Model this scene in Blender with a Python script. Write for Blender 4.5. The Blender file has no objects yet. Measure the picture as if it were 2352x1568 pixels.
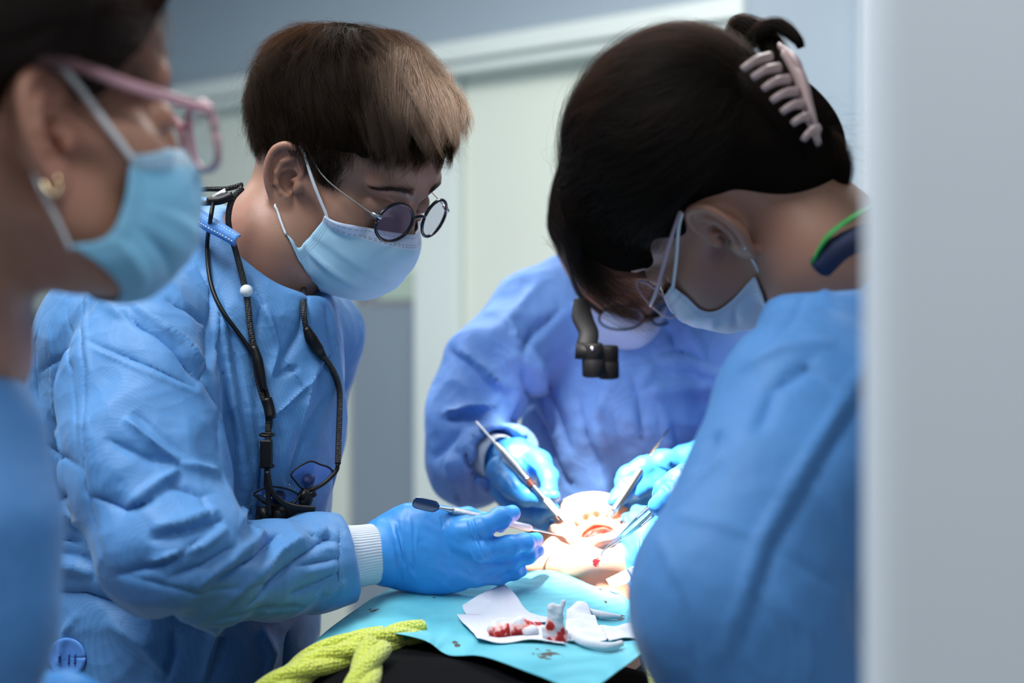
import bpy, math, random
import numpy as np
from mathutils import Vector, Matrix
from mathutils.bvhtree import BVHTree

# ------------------------------------------------------------------ camera, world, light, exposure
SC = bpy.context.scene
COL = SC.collection
F, CX, CY, EYE = 3267.0, 1176.0, 784.0, 1.25      # focal length in pixels of the 2352 x 1568 frame
cam_data = bpy.data.cameras.new('camera')
cam_data.sensor_width = 36.0
cam_data.lens = 36.0 * F / 2352.0
cam_data.dof.use_dof = True
cam_data.dof.focus_distance = 1.36
cam_data.dof.aperture_fstop = 2.8
cam_data.clip_start = 0.02
cam = bpy.data.objects.new('camera', cam_data)
cam.location = (0, 0, EYE)
cam.rotation_euler = (math.pi/2, 0, 0)
COL.objects.link(cam)
SC.camera = cam

world = bpy.data.worlds.new('room_light')
SC.world = world
world.use_nodes = True
world.node_tree.nodes['Background'].inputs[0].default_value = (0.80, 0.88, 1.0, 1)
world.node_tree.nodes['Background'].inputs[1].default_value = 0.235

def area(name, loc, target, sx, sy, power, col=(1, 1, 1)):
    d = bpy.data.lights.new(name, 'AREA')
    d.shape = 'RECTANGLE'; d.size = sx; d.size_y = sy; d.energy = power; d.color = col
    o = bpy.data.objects.new(name, d)
    o.location = loc
    o.rotation_euler = (Vector(target)-Vector(loc)).to_track_quat('-Z', 'Y').to_euler()
    COL.objects.link(o)
    return o
area('ceiling_panel_light', (-0.75, 0.75, 2.66), (-0.75, 0.75, 0), 0.6, 1.2, 44, (0.93, 0.97, 1.0))
area('ceiling_panel_light', (0.55, -0.25, 2.66), (0.55, -0.25, 0), 0.6, 0.6, 22, (0.95, 0.98, 1.0))
area('ceiling_panel_light', (-0.9, 2.7, 2.66), (-0.9, 2.7, 0), 1.2, 0.6, 30, (1.0, 0.99, 0.95))
area('ceiling_panel_light', (0.5, 2.4, 2.66), (0.5, 2.4, 0), 1.2, 0.6, 30, (1.0, 0.99, 0.95))
# the dental operating lamp above the patient (its own beam)
sd = bpy.data.lights.new('dental_lamp_beam', 'SPOT')
sd.energy = 570; sd.spot_size = math.radians(34); sd.spot_blend = 0.2; sd.shadow_soft_size = 0.035
sd.color = (1.0, 0.96, 0.88)
so = bpy.data.objects.new('dental_lamp_beam', sd)
so.location = (-0.13, 1.12, 2.06)      # the lamp's reflector throws an oblong, sharp-edged patch
so.rotation_euler = (Vector((0.085, 1.50, 1.045))-so.location).to_track_quat('-Z', 'Y').to_euler()
COL.objects.link(so)
sd.use_nodes = True
_n = sd.node_tree; _e = _n.nodes['Emission']
_t = _n.nodes.new('ShaderNodeTexCoord'); _s = _n.nodes.new('ShaderNodeSeparateXYZ'); _n.links.new(_t.outputs['Normal'], _s.inputs[0])
def _win(sock, lo, hi, soft, soft_hi=None):
    d = _n.nodes.new('ShaderNodeMath'); d.operation = 'DIVIDE'; _n.links.new(sock, d.inputs[0])
    a_ = _n.nodes.new('ShaderNodeMath'); a_.operation = 'ABSOLUTE'; _n.links.new(_s.outputs[2], a_.inputs[0]); _n.links.new(a_.outputs[0], d.inputs[1])
    o_ = []
    for q, sg in ((lo, 1), (hi, -1)):
        if sg < 0 and soft_hi: soft = soft_hi
        m_ = _n.nodes.new('ShaderNodeMapRange'); m_.interpolation_type = 'SMOOTHSTEP'
        m_.inputs['From Min'].default_value = q-sg*soft; m_.inputs['From Max'].default_value = q+sg*soft
        _n.links.new(d.outputs[0], m_.inputs['Value']); o_.append(m_.outputs[0])
    m = _n.nodes.new('ShaderNodeMath'); m.operation = 'MULTIPLY'; _n.links.new(o_[0], m.inputs[0]); _n.links.new(o_[1], m.inputs[1])
    return m.outputs[0]
_m = _n.nodes.new('ShaderNodeMath'); _m.operation = 'MULTIPLY'
_n.links.new(_win(_s.outputs[0], -0.155, 0.13, 0.03), _m.inputs[0]); _n.links.new(_win(_s.outputs[1], -0.066, 0.172, 0.022, 0.075), _m.inputs[1])
_n.links.new(_m.outputs[0], _e.inputs['Strength'])

SC.view_settings.view_transform = 'Standard'
SC.view_settings.look = 'None'
SC.view_settings.gamma = 1.0
SC.view_settings.use_curve_mapping = False
SC.view_settings.exposure = 0.0
SC.cycles.use_denoising = True
SC.cycles.max_bounces = 5
SC.cycles.use_adaptive_sampling = True
SC.cycles.adaptive_threshold = 0.03
SC.cycles.adaptive_min_samples = 16
SC.cycles.transparent_max_bounces = 12
SC.cycles.sample_clamp_indirect = 6.0
SC.cycles.caustics_reflective = False
SC.cycles.caustics_refractive = False

# ------------------------------------------------------------------ helpers
rng = np.random.default_rng(7)

def P(px, py, d):
    return np.array([(px-CX)/F*d, d, EYE-(py-CY)/F*d])

def nrm(v):
    v = np.asarray(v, float)
    return v/np.linalg.norm(v)

def srgb(r, g, b):
    return tuple((c/255/12.92 if c/255 <= 0.04045 else ((c/255+0.055)/1.055)**2.4) for c in (r, g, b))+(1.0,)

class Pose:
    """local frame: X forwards, Y to the left, Z up; origin midway between the ear canals."""
    def __init__(s, o, f, l):
        f = nrm(f); l = np.asarray(l, float); l = nrm(l-f*np.dot(f, l))
        s.o = np.asarray(o, float); s.M = np.array([f, l, np.cross(f, l)])
    def W(s, p): return s.o+np.asarray(p, float)@s.M
    def D(s, v): return np.asarray(v, float)@s.M
    def L(s, p): return (np.asarray(p, float)-s.o)@s.M.T

def rotm(axis, deg):
    return np.array(Matrix.Rotation(math.radians(deg), 3, Vector(axis)))

class SDF:
    def __init__(s, h):
        s.h = h; s.ops = []
    def cap(s, a, b, ra, rb, k=0.01, sub=False, flat=None):
        a = np.asarray(a, float); b = np.asarray(b, float); ab = b-a; L2 = max(float(ab@ab), 1e-12)
        def f(X, Y, Z):
            x, y, z = X-a[0], Y-a[1], Z-a[2]
            h = np.clip((x*ab[0]+y*ab[1]+z*ab[2])/L2, 0, 1)
            x = x-h*ab[0]; y = y-h*ab[1]; z = z-h*ab[2]
            if flat is not None:
                n, q = flat
                c = (x*n[0]+y*n[1]+z*n[2])*(1/q-1)
                x = x+c*n[0]; y = y+c*n[1]; z = z+c*n[2]
            return (np.sqrt(x*x+y*y+z*z)-(ra+(rb-ra)*h))*(1 if flat is None else min(1, flat[1]))
        r = max(ra, rb)*(1 if flat is None else max(1, flat[1]))
        s.ops.append((f, np.minimum(a, b)-r, np.maximum(a, b)+r, k, sub))
        return s
    def chain(s, pts, k=0.01, sub=False, flat=None):
        for (a, ra), (b, rb) in zip(pts[:-1], pts[1:]):
            s.cap(a, b, ra, rb, k, sub, flat)
        return s
    def pch(s, pts, k=0.01, sub=False, flat=None):
        """chain given as (px, py, depth, radius in px)"""
        return s.chain([(P(x, y, d), r*d/F) for x, y, d, r in pts], k, sub, flat)
    def ell(s, c, r, M=None, k=0.01, sub=False):
        c = np.asarray(c, float); r = np.asarray(r, float)
        def f(X, Y, Z):
            x, y, z = X-c[0], Y-c[1], Z-c[2]
            if M is not None:
                x, y, z = (M[0][0]*x+M[0][1]*y+M[0][2]*z, M[1][0]*x+M[1][1]*y+M[1][2]*z, M[2][0]*x+M[2][1]*y+M[2][2]*z)
            k0 = np.sqrt((x/r[0])**2+(y/r[1])**2+(z/r[2])**2)
            k1 = np.sqrt((x/r[0]**2)**2+(y/r[1]**2)**2+(z/r[2]**2)**2)+1e-9
            return k0*(k0-1)/k1
        R_ = r.max() if M is not None else r
        s.ops.append((f, c-R_, c+R_, k, sub))
        return s
    def pe(s, px, py, d, rx, rz, ry, M=None, k=0.03, sub=False):
        return s.ell(P(px, py, d), (rx*d/F, ry, rz*d/F), M, k, sub)
    def fn(s, f, lo, hi, k=0.005, sub=False):
        s.ops.append((f, np.asarray(lo, float), np.asarray(hi, float), k, sub)); return s
    def eval(s, Pt):
        X, Y, Z = np.asarray(Pt, float).T
        D = np.full(len(X), 0.05)
        for f, a, b, k, sub in s.ops:
            d = f(X, Y, Z)
            if sub: d = -d; q = np.maximum(k-np.abs(D-d), 0)/k; D = np.maximum(D, d)+q*q*k/4
            else: q = np.maximum(k-np.abs(D-d), 0)/k; D = np.minimum(D, d)-q*q*k/4
        return D
    def push(s, Pt, margin, it=4, both=False):
        Pt = np.array(Pt, float)
        for _ in range(it):
            d = s.eval(Pt); g = np.stack([s.eval(Pt+e)-s.eval(Pt-e) for e in np.eye(3)*.0008], 1)
            g /= np.linalg.norm(g, axis=1, keepdims=True)+1e-9
            mv = margin-d
            if not both: mv = np.maximum(mv, 0)
            Pt += g*(np.clip(mv, -.01, .01))[:, None]
        return Pt
    def mesh(s, lo=None, hi=None):
        h = s.h
        A = [o for o in s.ops if not o[4]]
        L = np.min([o[1] for o in A], 0)-3*h-0.004; U = np.max([o[2] for o in A], 0)+3*h+0.004
        if lo is not None: L = np.maximum(L, lo)
        if hi is not None: U = np.minimum(U, hi)
        n = np.ceil((U-L)/h).astype(int)+1
        D = np.full(n, 0.05, np.float32)
        ax = [(L[i]+h*np.arange(n[i])).astype(np.float32) for i in range(3)]
        for f, a, b, k, sub in s.ops:
            m = k+3*h
            i0 = np.clip(np.floor((a-m-L)/h).astype(int), 0, n); i1 = np.clip(np.ceil((b+m-L)/h).astype(int)+1, 0, n)
            if (i1 <= i0).any(): continue
            X = ax[0][i0[0]:i1[0], None, None]; Y = ax[1][None, i0[1]:i1[1], None]; Z = ax[2][None, None, i0[2]:i1[2]]
            d = f(X, Y, Z).astype(np.float32)
            B = D[i0[0]:i1[0], i0[1]:i1[1], i0[2]:i1[2]]
            if sub:
                d = -d; q = np.maximum(k-np.abs(B-d), 0)/max(k, 1e-9)
                B[...] = np.maximum(B, d)+q*q*k/4
            else:
                q = np.maximum(k-np.abs(B-d), 0)/max(k, 1e-9)
                B[...] = np.minimum(B, d)-q*q*k/4
        D[0] = D[-1] = 0.05; D[:, 0] = D[:, -1] = 0.05; D[:, :, 0] = D[:, :, -1] = 0.05
        return surface_nets(D, L, h)

def surface_nets(D, L, h):
    S = D < 0
    n = D.shape
    cnt = np.zeros((n[0]-1, n[1]-1, n[2]-1), np.int8)
    C = [(i, j, k) for i in (0, 1) for j in (0, 1) for k in (0, 1)]
    for i, j, k in C:
        cnt += S[i:n[0]-1+i, j:n[1]-1+j, k:n[2]-1+k]
    act = np.argwhere((cnt > 0) & (cnt < 8))
    idx = np.full(cnt.shape, -1, np.int32)
    idx[act[:, 0], act[:, 1], act[:, 2]] = np.arange(len(act))
    v = {c: D[act[:, 0]+c[0], act[:, 1]+c[1], act[:, 2]+c[2]] for c in C}
    acc = np.zeros((len(act), 3)); num = np.zeros(len(act))
    for a in C:
        for ax_ in range(3):
            if a[ax_] == 0:
                b = list(a); b[ax_] = 1; b = tuple(b)
                cr = (v[a] < 0) != (v[b] < 0)
                t = np.where(cr, v[a]/np.where(cr, v[a]-v[b], 1), 0)
                p = np.array(a, float)[None]+np.zeros((len(act), 1)); p[:, ax_] += t
                acc += p*cr[:, None]; num += cr
    V = L+h*(act+acc/num[:, None])
    Q = []
    for ax_ in range(3):
        o1, o2 = [(1, 2), (2, 0), (0, 1)][ax_]
        a = [slice(1, -1)]*3; b = [slice(1, -1)]*3
        a[ax_] = slice(0, n[ax_]-1); b[ax_] = slice(1, n[ax_])
        sa = S[tuple(a)]; sb = S[tuple(b)]
        e = np.argwhere(sa != sb)
        off = np.array([1, 1, 1]); off[ax_] = 0
        g = e+off
        up = sa[e[:, 0], e[:, 1], e[:, 2]]
        def cell(d1, d2):
            c = g.copy(); c[:, o1] -= d1; c[:, o2] -= d2
            return idx[c[:, 0], c[:, 1], c[:, 2]]
        q = np.stack([cell(1, 1), cell(0, 1), cell(0, 0), cell(1, 0)], 1)
        q[~up] = q[~up][:, ::-1]
        Q.append(q)
    Q = np.concatenate(Q)
    Q = Q[(Q >= 0).all(1)]
    return V, Q

def normals(V, Q):
    n = np.cross(V[Q[:, 2]]-V[Q[:, 0]], V[Q[:, 3]]-V[Q[:, 1]])
    N = np.zeros_like(V)
    for i in range(4): 
        for c in range(3): N[:, c] += np.bincount(Q[:, i], n[:, c], len(V))
    return N/(np.linalg.norm(N, axis=1, keepdims=True)+1e-12)

def smooth(V, Q, it=1, lam=0.5):
    for _ in range(it):
        S_ = np.zeros_like(V); c = np.zeros(len(V))
        for i in range(4):
            j = (i+1) % 4
            for a, b in ((Q[:, i], Q[:, j]), (Q[:, j], Q[:, i])):
                for x in range(3): S_[:, x] += np.bincount(a, V[b, x], len(V))
                c += np.bincount(a, minlength=len(V))
        V = V+lam*(S_/np.maximum(c, 1)[:, None]-V)
    return V

def largest(V, Q):
    """keep only the largest connected shell"""
    lab = np.arange(len(V))
    for _ in range(400):
        m = lab[Q].min(1); new = lab.copy()
        for i in range(4): np.minimum.at(new, Q[:, i], m)
        new = new[new]
        if (new == lab).all(): break
        lab = new
    u, c = np.unique(lab, return_counts=True)
    keep = lab == u[c.argmax()]
    mp = np.cumsum(keep)-1
    Q2 = Q[keep[Q[:, 0]]]
    return V[keep], mp[Q2]

ROOTS = {}
def mk(name, V, Q, mat, parent=None, flat=False, solid=0, sub=0, uv=None):
    V = np.asarray(V, float)
    me = bpy.data.meshes.new(name)
    if isinstance(Q, np.ndarray) and Q.ndim == 2:
        me.vertices.add(len(V)); me.vertices.foreach_set('co', V.astype(np.float32).ravel())
        k = Q.shape[1]
        me.loops.add(len(Q)*k); me.loops.foreach_set('vertex_index', Q.astype(np.int32).ravel())
        me.polygons.add(len(Q)); me.polygons.foreach_set('loop_start', np.arange(0, len(Q)*k, k, dtype=np.int32))
        me.update(calc_edges=True)
    else:
        me.from_pydata([tuple(v) for v in V], [], [tuple(int(i) for i in q) for q in Q])
    me.validate()
    if not flat: me.polygons.foreach_set('use_smooth', [True]*len(me.polygons))
    if uv is not None:
        ul = me.uv_layers.new(name='map')
        li = np.empty(len(me.loops), np.int32); me.loops.foreach_get('vertex_index', li)
        ul.data.foreach_set('uv', np.asarray(uv, np.float32)[li].ravel())
    me.materials.append(mat)
    o = bpy.data.objects.new(name, me)
    COL.objects.link(o)
    if parent is not None: adopt(o, parent)
    if solid:
        m = o.modifiers.new('s', 'SOLIDIFY'); m.thickness = solid; m.offset = 0
    if sub:
        m = o.modifiers.new('u', 'SUBSURF'); m.levels = m.render_levels = sub
    return o

def adopt(o, parent):
    o.parent = parent
    q = parent; M = Matrix.Identity(4)
    while q is not None:
        M = Matrix.Translation(q.location) @ M if q.type == 'EMPTY' else M
        q = q.parent
    # the child's own coordinates are world coordinates
    pq = parent; loc = Vector((0, 0, 0))
    if pq.type == 'EMPTY': loc = Vector(pq.location)
    o.matrix_parent_inverse = Matrix.Translation(-loc)
    return o

def thing(name, label, cat, loc, group=None):
    o = bpy.data.objects.new(name, None)
    o.empty_display_size = 0.05
    o.location = tuple(float(x) for x in loc); COL.objects.link(o)
    return tag(o, label, cat, group)

def tag(o, label=None, cat=None, group=None, kind=None):
    if label: o['label'] = label
    if cat: o['category'] = cat
    if group: o['group'] = group
    if kind: o['kind'] = kind
    return o

def catmull(pts, n):
    """smooth resampling of a polyline of k-dimensional points"""
    p = np.asarray(pts, float)
    if len(p) == 2:
        t = np.linspace(0, 1, n)[:, None]; return p[0]*(1-t)+p[1]*t
    d = np.r_[0, np.cumsum(np.linalg.norm(np.diff(p[:, :3] if p.shape[1] >= 3 else p, axis=0), axis=1)+1e-9)]
    q = np.vstack([2*p[0]-p[1], p, 2*p[-1]-p[-2]])
    out = []
    for s in np.linspace(0, d[-1], n):
        i = min(np.searchsorted(d, s, 'right')-1, len(p)-2); t = (s-d[i])/(d[i+1]-d[i])
        a, b, c, e = q[i:i+4]
        out.append(0.5*((2*b)+(-a+c)*t+(2*a-5*b+4*c-e)*t*t+(-a+3*b-3*c+e)*t**3))
    return np.array(out)

def frames(C, up=None):
    T = np.gradient(C, axis=0); T /= np.linalg.norm(T, axis=1, keepdims=True)+1e-12
    if up is None:
        up = np.array([0, 0, 1.0]) if abs(T[0][2]) < 0.9 else np.array([0, 1.0, 0])
    A = []; a = np.asarray(up, float)
    for t in T:
        a = nrm(a-t*np.dot(a, t)); A.append(a)
    A = np.array(A)
    return T, A, np.cross(T, A)

def tube_geo(C, rad, seg=12, up=None, flat=1.0, caps=True, off=0):
    """C: centre line, rad: scalar or per-point; flat: thickness ratio along the second axis"""
    C = np.asarray(C, float); n = len(C); rad = np.broadcast_to(np.asarray(rad, float), (n,))
    T, A, B = frames(C, up)
    th = np.linspace(0, 2*math.pi, seg, endpoint=False)
    V = (C[:, None]+rad[:, None, None]*(np.cos(th)[None, :, None]*A[:, None]+flat*np.sin(th)[None, :, None]*B[:, None])).reshape(-1, 3)
    Q = []
    for i in range(n-1):
        for j in range(seg):
            k = (j+1) % seg
            Q.append((off+i*seg+j, off+i*seg+k, off+(i+1)*seg+k, off+(i+1)*seg+j))
    if caps:
        Q.append(tuple(off+j for j in range(seg))[::-1]); Q.append(tuple(off+(n-1)*seg+j for j in range(seg)))
    return V, Q

def tube(name, pts, rad, mat, parent=None, n=None, seg=12, up=None, flat=1.0, caps=True):
    pts = np.asarray(pts, float)
    if n: 
        m = len(pts); C = catmull(pts, n)
        if np.ndim(rad): 
            rad = np.interp(np.linspace(0, 1, n), np.linspace(0, 1, m), rad)
    else: C = pts
    V, Q = tube_geo(C, rad, seg, up, flat, caps)
    return mk(name, V, Q, mat, parent)

def join_geo(gs):
    V = []; Q = []; o = 0
    for v, q in gs:
        V.append(np.asarray(v)); Q += [tuple(i+o for i in f) for f in q]; o += len(v)
    return np.vstack(V), Q

def box_geo(c, s, M=None):
    c = np.asarray(c, float); s = np.asarray(s, float)/2
    v = np.array([(x, y, z) for x in (-1, 1) for y in (-1, 1) for z in (-1, 1)])*s
    if M is not None: v = v@np.asarray(M)
    return v+c, [(0, 1, 3, 2), (4, 6, 7, 5), (0, 4, 5, 1), (2, 3, 7, 6), (0, 2, 6, 4), (1, 5, 7, 3)]

def box(name, lo, hi, mat, parent=None, bev=0):
    lo = np.asarray(lo, float); hi = np.asarray(hi, float)
    V, Q = box_geo((lo+hi)/2, hi-lo)
    o = mk(name, V, Q, mat, parent, flat=True)
    if bev:
        m = o.modifiers.new('b', 'BEVEL'); m.width = bev; m.segments = 3
    return o

def sheet(name, G, mat, parent=None, solid=0.0006, sub=0, uvs=(1, 1)):
    """G: (rows, cols, 3) grid of points"""
    G = np.asarray(G, float); a, b = G.shape[:2]
    I = np.arange(a*b).reshape(a, b)
    Q = np.stack([I[:-1, :-1], I[:-1, 1:], I[1:, 1:], I[1:, :-1]], -1).reshape(-1, 4)
    u, v = np.meshgrid(np.linspace(0, uvs[0], b), np.linspace(0, uvs[1], a))
    return mk(name, G.reshape(-1, 3), Q, mat, parent, solid=solid, sub=sub, uv=np.stack([u.ravel(), v.ravel()], 1))

def bilin(rows, na, nb):
    """rows: list of lists of points -> smooth (na, nb) grid"""
    R_ = np.array([catmull(r, nb) for r in rows])
    return np.array([catmull(R_[:, j], na) for j in range(nb)]).transpose(1, 0, 2)

# --- cloth folds: ridges and valleys laid along lines on the cloth
def bvh_of(V, Q):
    return BVHTree.FromPolygons([tuple(v) for v in V], [tuple(q) for q in Q.tolist()])

def on_surface(bv, px, py):
    d = Vector(P(px, py, 1.0)-np.array([0, 0, EYE])).normalized()
    h = bv.ray_cast(Vector((0, 0, EYE)), d)
    return None if h[0] is None else np.array(h[0])

def fold(V, N, line, w, amp, side=0.0, taper=True):
    """line: 3-D polyline; w: half width (m); amp: height (m, negative = crease); side: valley beside the ridge"""
    line = np.asarray(line, float)
    lo = line.min(0)-3.5*w; hi = line.max(0)+3.5*w
    m = np.where(((V > lo) & (V < hi)).all(1))[0]
    if not len(m): return
    p = V[m]; best = np.full(len(m), 1e9); par = np.zeros(len(m)); tx = np.zeros((len(m), 3)); dv = np.zeros((len(m), 3))
    L = np.r_[0, np.cumsum(np.linalg.norm(np.diff(line, axis=0), axis=1))]
    for i in range(len(line)-1):
        a, b = line[i], line[i+1]; ab = b-a; l2 = ab@ab+1e-12
        t = np.clip((p-a)@ab/l2, 0, 1); q = p-(a+t[:, None]*ab); d = np.linalg.norm(q, axis=1)
        u = d < best
        best[u] = d[u]; par[u] = (L[i]+t[u]*math.sqrt(l2))/L[-1]; tx[u] = nrm(ab); dv[u] = q[u]
    sg = np.einsum('ij,ij->i', dv, np.cross(N[m], tx))
    s = sg/w; far = np.exp(-np.maximum(best*best-sg*sg, 0)/(w*w)*0.5)
    prof = 1/(1+s*s*1.6)**1.5
    if side: prof = prof-abs(side)*np.exp(-((s-math.copysign(1.9, side))/1.1)**2)
    tp = np.clip(np.minimum(par, 1-par)*4, 0, 1)**0.7 if taper else np.clip(np.minimum(par+.15, 1.15-par)*5, 0, 1)
    V[m] += N[m]*(amp*prof*tp*far)[:, None]

def folds(V, Q, specs, scale=1.0, wmin=0, broad=False):
    """specs: (pixel polyline, width px, height px, side) – the line is dropped onto the cloth first"""
    N = normals(V, Q); bv = bvh_of(V, Q)
    for sp in specs:
        pts, w, amp = sp[:3]; side = sp[3] if len(sp) > 3 else 0.0
        line = []
        for i in range(len(pts)-1):
            for t in np.linspace(0, 1, 5)[:-1]:
                line.append((pts[i][0]*(1-t)+pts[i+1][0]*t, pts[i][1]*(1-t)+pts[i+1][1]*t))
        line.append(pts[-1])
        h = [on_surface(bv, *q) for q in line]; h = [q for q in h if q is not None]
        if len(h) < 3: continue
        h = np.array(h); dm = np.median(h[:, 1]); h = h[np.abs(h[:, 1]-dm) < 0.16]
        if len(h) < 3: continue
        w = max(w, wmin)
        if broad and abs(amp) > 7: fold(V, N, h, 3.0*w*dm/F, .55*amp*dm/F*scale, 0)
        fold(V, N, h, w*dm/F, amp*dm/F*scale, side)
    return V

def crumple(V, N, specs, seed=0):
    """creased cloth: smooth fields folded at zero give sharp ridges between soft facets"""
    for i, (sc, amp) in enumerate(specs):
        V = V+N*((0.45-np.abs(noise3(V, sc, seed+i, 1)))*amp*noise_w(V, seed+50+i))[:, None]
    return V

def noise_w(V, seed): return np.clip(.6+.6*noise3(V, 9, seed, 1), .1, 1.3)

def noise3(V, sc, seed=0, octv=3):
    """cheap smooth pseudo noise"""
    r = np.random.default_rng(seed); out = np.zeros(len(V)); a = 1.0
    for o in range(octv):
        for _ in range(5):
            k = r.normal(size=3); k = k/np.linalg.norm(k)*sc*(2**o)*r.uniform(.7, 1.4)
            out += a*np.sin(V@k+r.uniform(0, 6.28))
        a *= 0.5
    return out/5
# ------------------------------------------------------------------ materials
def new_mat(name):
    m = bpy.data.materials.new(name); m.use_nodes = True
    nt = m.node_tree; b = nt.nodes['Principled BSDF']
    return m, nt, b

def setp(b, **k):
    for a, v in k.items():
        a = a.replace('_', ' ')
        b.inputs[a].default_value = v

def plain(name, col, rough=0.5, metal=0.0, **k):
    m, nt, b = new_mat(name)
    setp(b, Base_Color=col, Roughness=rough, Metallic=metal, **k)
    return m

def coord(nt, scale=None):
    t = nt.nodes.new('ShaderNodeTexCoord')
    return t.outputs['Object']

def noise(nt, vec, scale, detail=3, rough=0.5, dist=0.0):
    n = nt.nodes.new('ShaderNodeTexNoise'); n.inputs['Scale'].default_value = scale
    n.inputs['Detail'].default_value = detail; n.inputs['Roughness'].default_value = rough
    n.inputs['Distortion'].default_value = dist
    nt.links.new(vec, n.inputs['Vector']); return n.outputs['Fac']

def bump(nt, b, hgt, strength, dist, prev=None):
    n = nt.nodes.new('ShaderNodeBump'); n.inputs['Strength'].default_value = strength
    n.inputs['Distance'].default_value = dist
    nt.links.new(hgt, n.inputs['Height'])
    if prev is not None: nt.links.new(prev, n.inputs['Normal'])
    if b is not None: nt.links.new(n.outputs[0], b.inputs['Normal'])
    return n.outputs[0]

def ramp(nt, fac, stops):
    n = nt.nodes.new('ShaderNodeValToRGB'); e = n.color_ramp.elements
    while len(e) < len(stops): e.new(0.5)
    for i, (p, c) in enumerate(stops):
        e[i].position = p; e[i].color = c if len(c) == 4 else (*c, 1)
    nt.links.new(fac, n.inputs[0]); return n.outputs[0]

def math_(nt, op, a, b=None, c=None):
    n = nt.nodes.new('ShaderNodeMath'); n.operation = op
    for i, x in enumerate((a, b, c)):
        if x is None: continue
        if isinstance(x, (int, float)): n.inputs[i].default_value = x
        else: nt.links.new(x, n.inputs[i])
    return n.outputs[0]

def crinkle(nt, vec, scale, seed=0.0):
    """creased-paper height: warped cell pattern with flat facets and sharp lines"""
    nz = nt.nodes.new('ShaderNodeTexNoise'); nz.inputs['Scale'].default_value = scale*0.6; nz.inputs['Detail'].default_value = 2
    nt.links.new(vec, nz.inputs['Vector'])
    mx = nt.nodes.new('ShaderNodeVectorMath'); mx.operation = 'MULTIPLY_ADD'
    mx.inputs[1].default_value = (0.8/scale,)*3
    nt.links.new(nz.outputs['Color'], mx.inputs[0]); nt.links.new(vec, mx.inputs[2])
    v = nt.nodes.new('ShaderNodeTexVoronoi'); v.feature = 'SMOOTH_F1'; v.inputs['Scale'].default_value = scale
    v.inputs['Smoothness'].default_value = 0.12
    nt.links.new(mx.outputs[0], v.inputs['Vector'])
    return v.outputs['Distance']

def cloth(name, col, scale=14.0, strength=0.5, dist=0.012, dots=620, dot_amt=0.2, rough=0.62, fine=45):
    m, nt, b = new_mat(name)
    vec = coord(nt)
    c1 = crinkle(nt, vec, scale)
    n1 = bump(nt, None, c1, strength, dist)
    c2 = crinkle(nt, vec, fine)
    n2 = bump(nt, None, c2, strength*0.45, dist*0.28, n1)
    v = nt.nodes.new('ShaderNodeTexVoronoi'); v.inputs['Scale'].default_value = dots; v.inputs['Randomness'].default_value = 0.15
    nt.links.new(vec, v.inputs['Vector'])
    bump(nt, b, v.outputs['Distance'], 0.35, 0.0004, n2)
    dk = tuple(c*(1-dot_amt*1.6) for c in col[:3])+(1,)
    rr = ramp(nt, v.outputs['Distance'], [(0.15, dk), (0.45, col)])
    nt.links.new(rr, b.inputs['Base Color'])
    setp(b, Roughness=rough)
    b.inputs['Specular IOR Level'].default_value = 0.35
    b.inputs['Sheen Weight'].default_value = 0.12
    b.inputs['Sheen Roughness'].default_value = 0.4
    return m

M = {}
M['gown'] = cloth('blue_gown', (0.088, 0.252, 0.53, 1), 13, 0.6, 0.022, rough=0.56)
M['gown_back'] = cloth('bounce_lit_gown', (0.155, 0.325, 0.74, 1), 11, 0.7, 0.025)  # blue gown, base colour lightened to carry light bounced off the patient
M['gown_side'] = cloth('soft_blue_gown', (0.068, 0.225, 0.52, 1), 7, 0.4, 0.02)
M['collar'] = cloth('collar_band', (0.10, 0.28, 0.66, 1), 30, 0.25, 0.006)

def skin(name, base, red, scale=60):
    m, nt, b = new_mat(name)
    vec = coord(nt)
    n = noise(nt, vec, 9, 4)
    col = ramp(nt, n, [(0.35, base), (0.68, red)])
    sp = noise(nt, vec, 420, 1)
    nt.links.new(col, b.inputs['Base Color'])
    fine = noise(nt, vec, 700, 2)
    bump(nt, b, fine, 0.25, 0.0006)
    setp(b, Roughness=0.46)
    b.inputs['Subsurface Weight'].default_value = 0.22
    b.inputs['Subsurface Radius'].default_value = (1.0, 0.35, 0.18)
    b.inputs['Subsurface Scale'].default_value = 0.006
    b.inputs['Specular IOR Level'].default_value = 0.45
    return m
M['skin_b'] = skin('light_tan_skin', srgb(160, 123, 102), srgb(168, 118, 98))
M['skin_a'] = skin('tan_skin', srgb(168, 126, 104), srgb(174, 122, 102))
M['skin_d'] = skin('pale_skin', srgb(164, 124, 104), srgb(168, 120, 100))
M['skin_p'] = skin('patient_skin', srgb(214, 168, 138), srgb(216, 158, 132))

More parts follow.
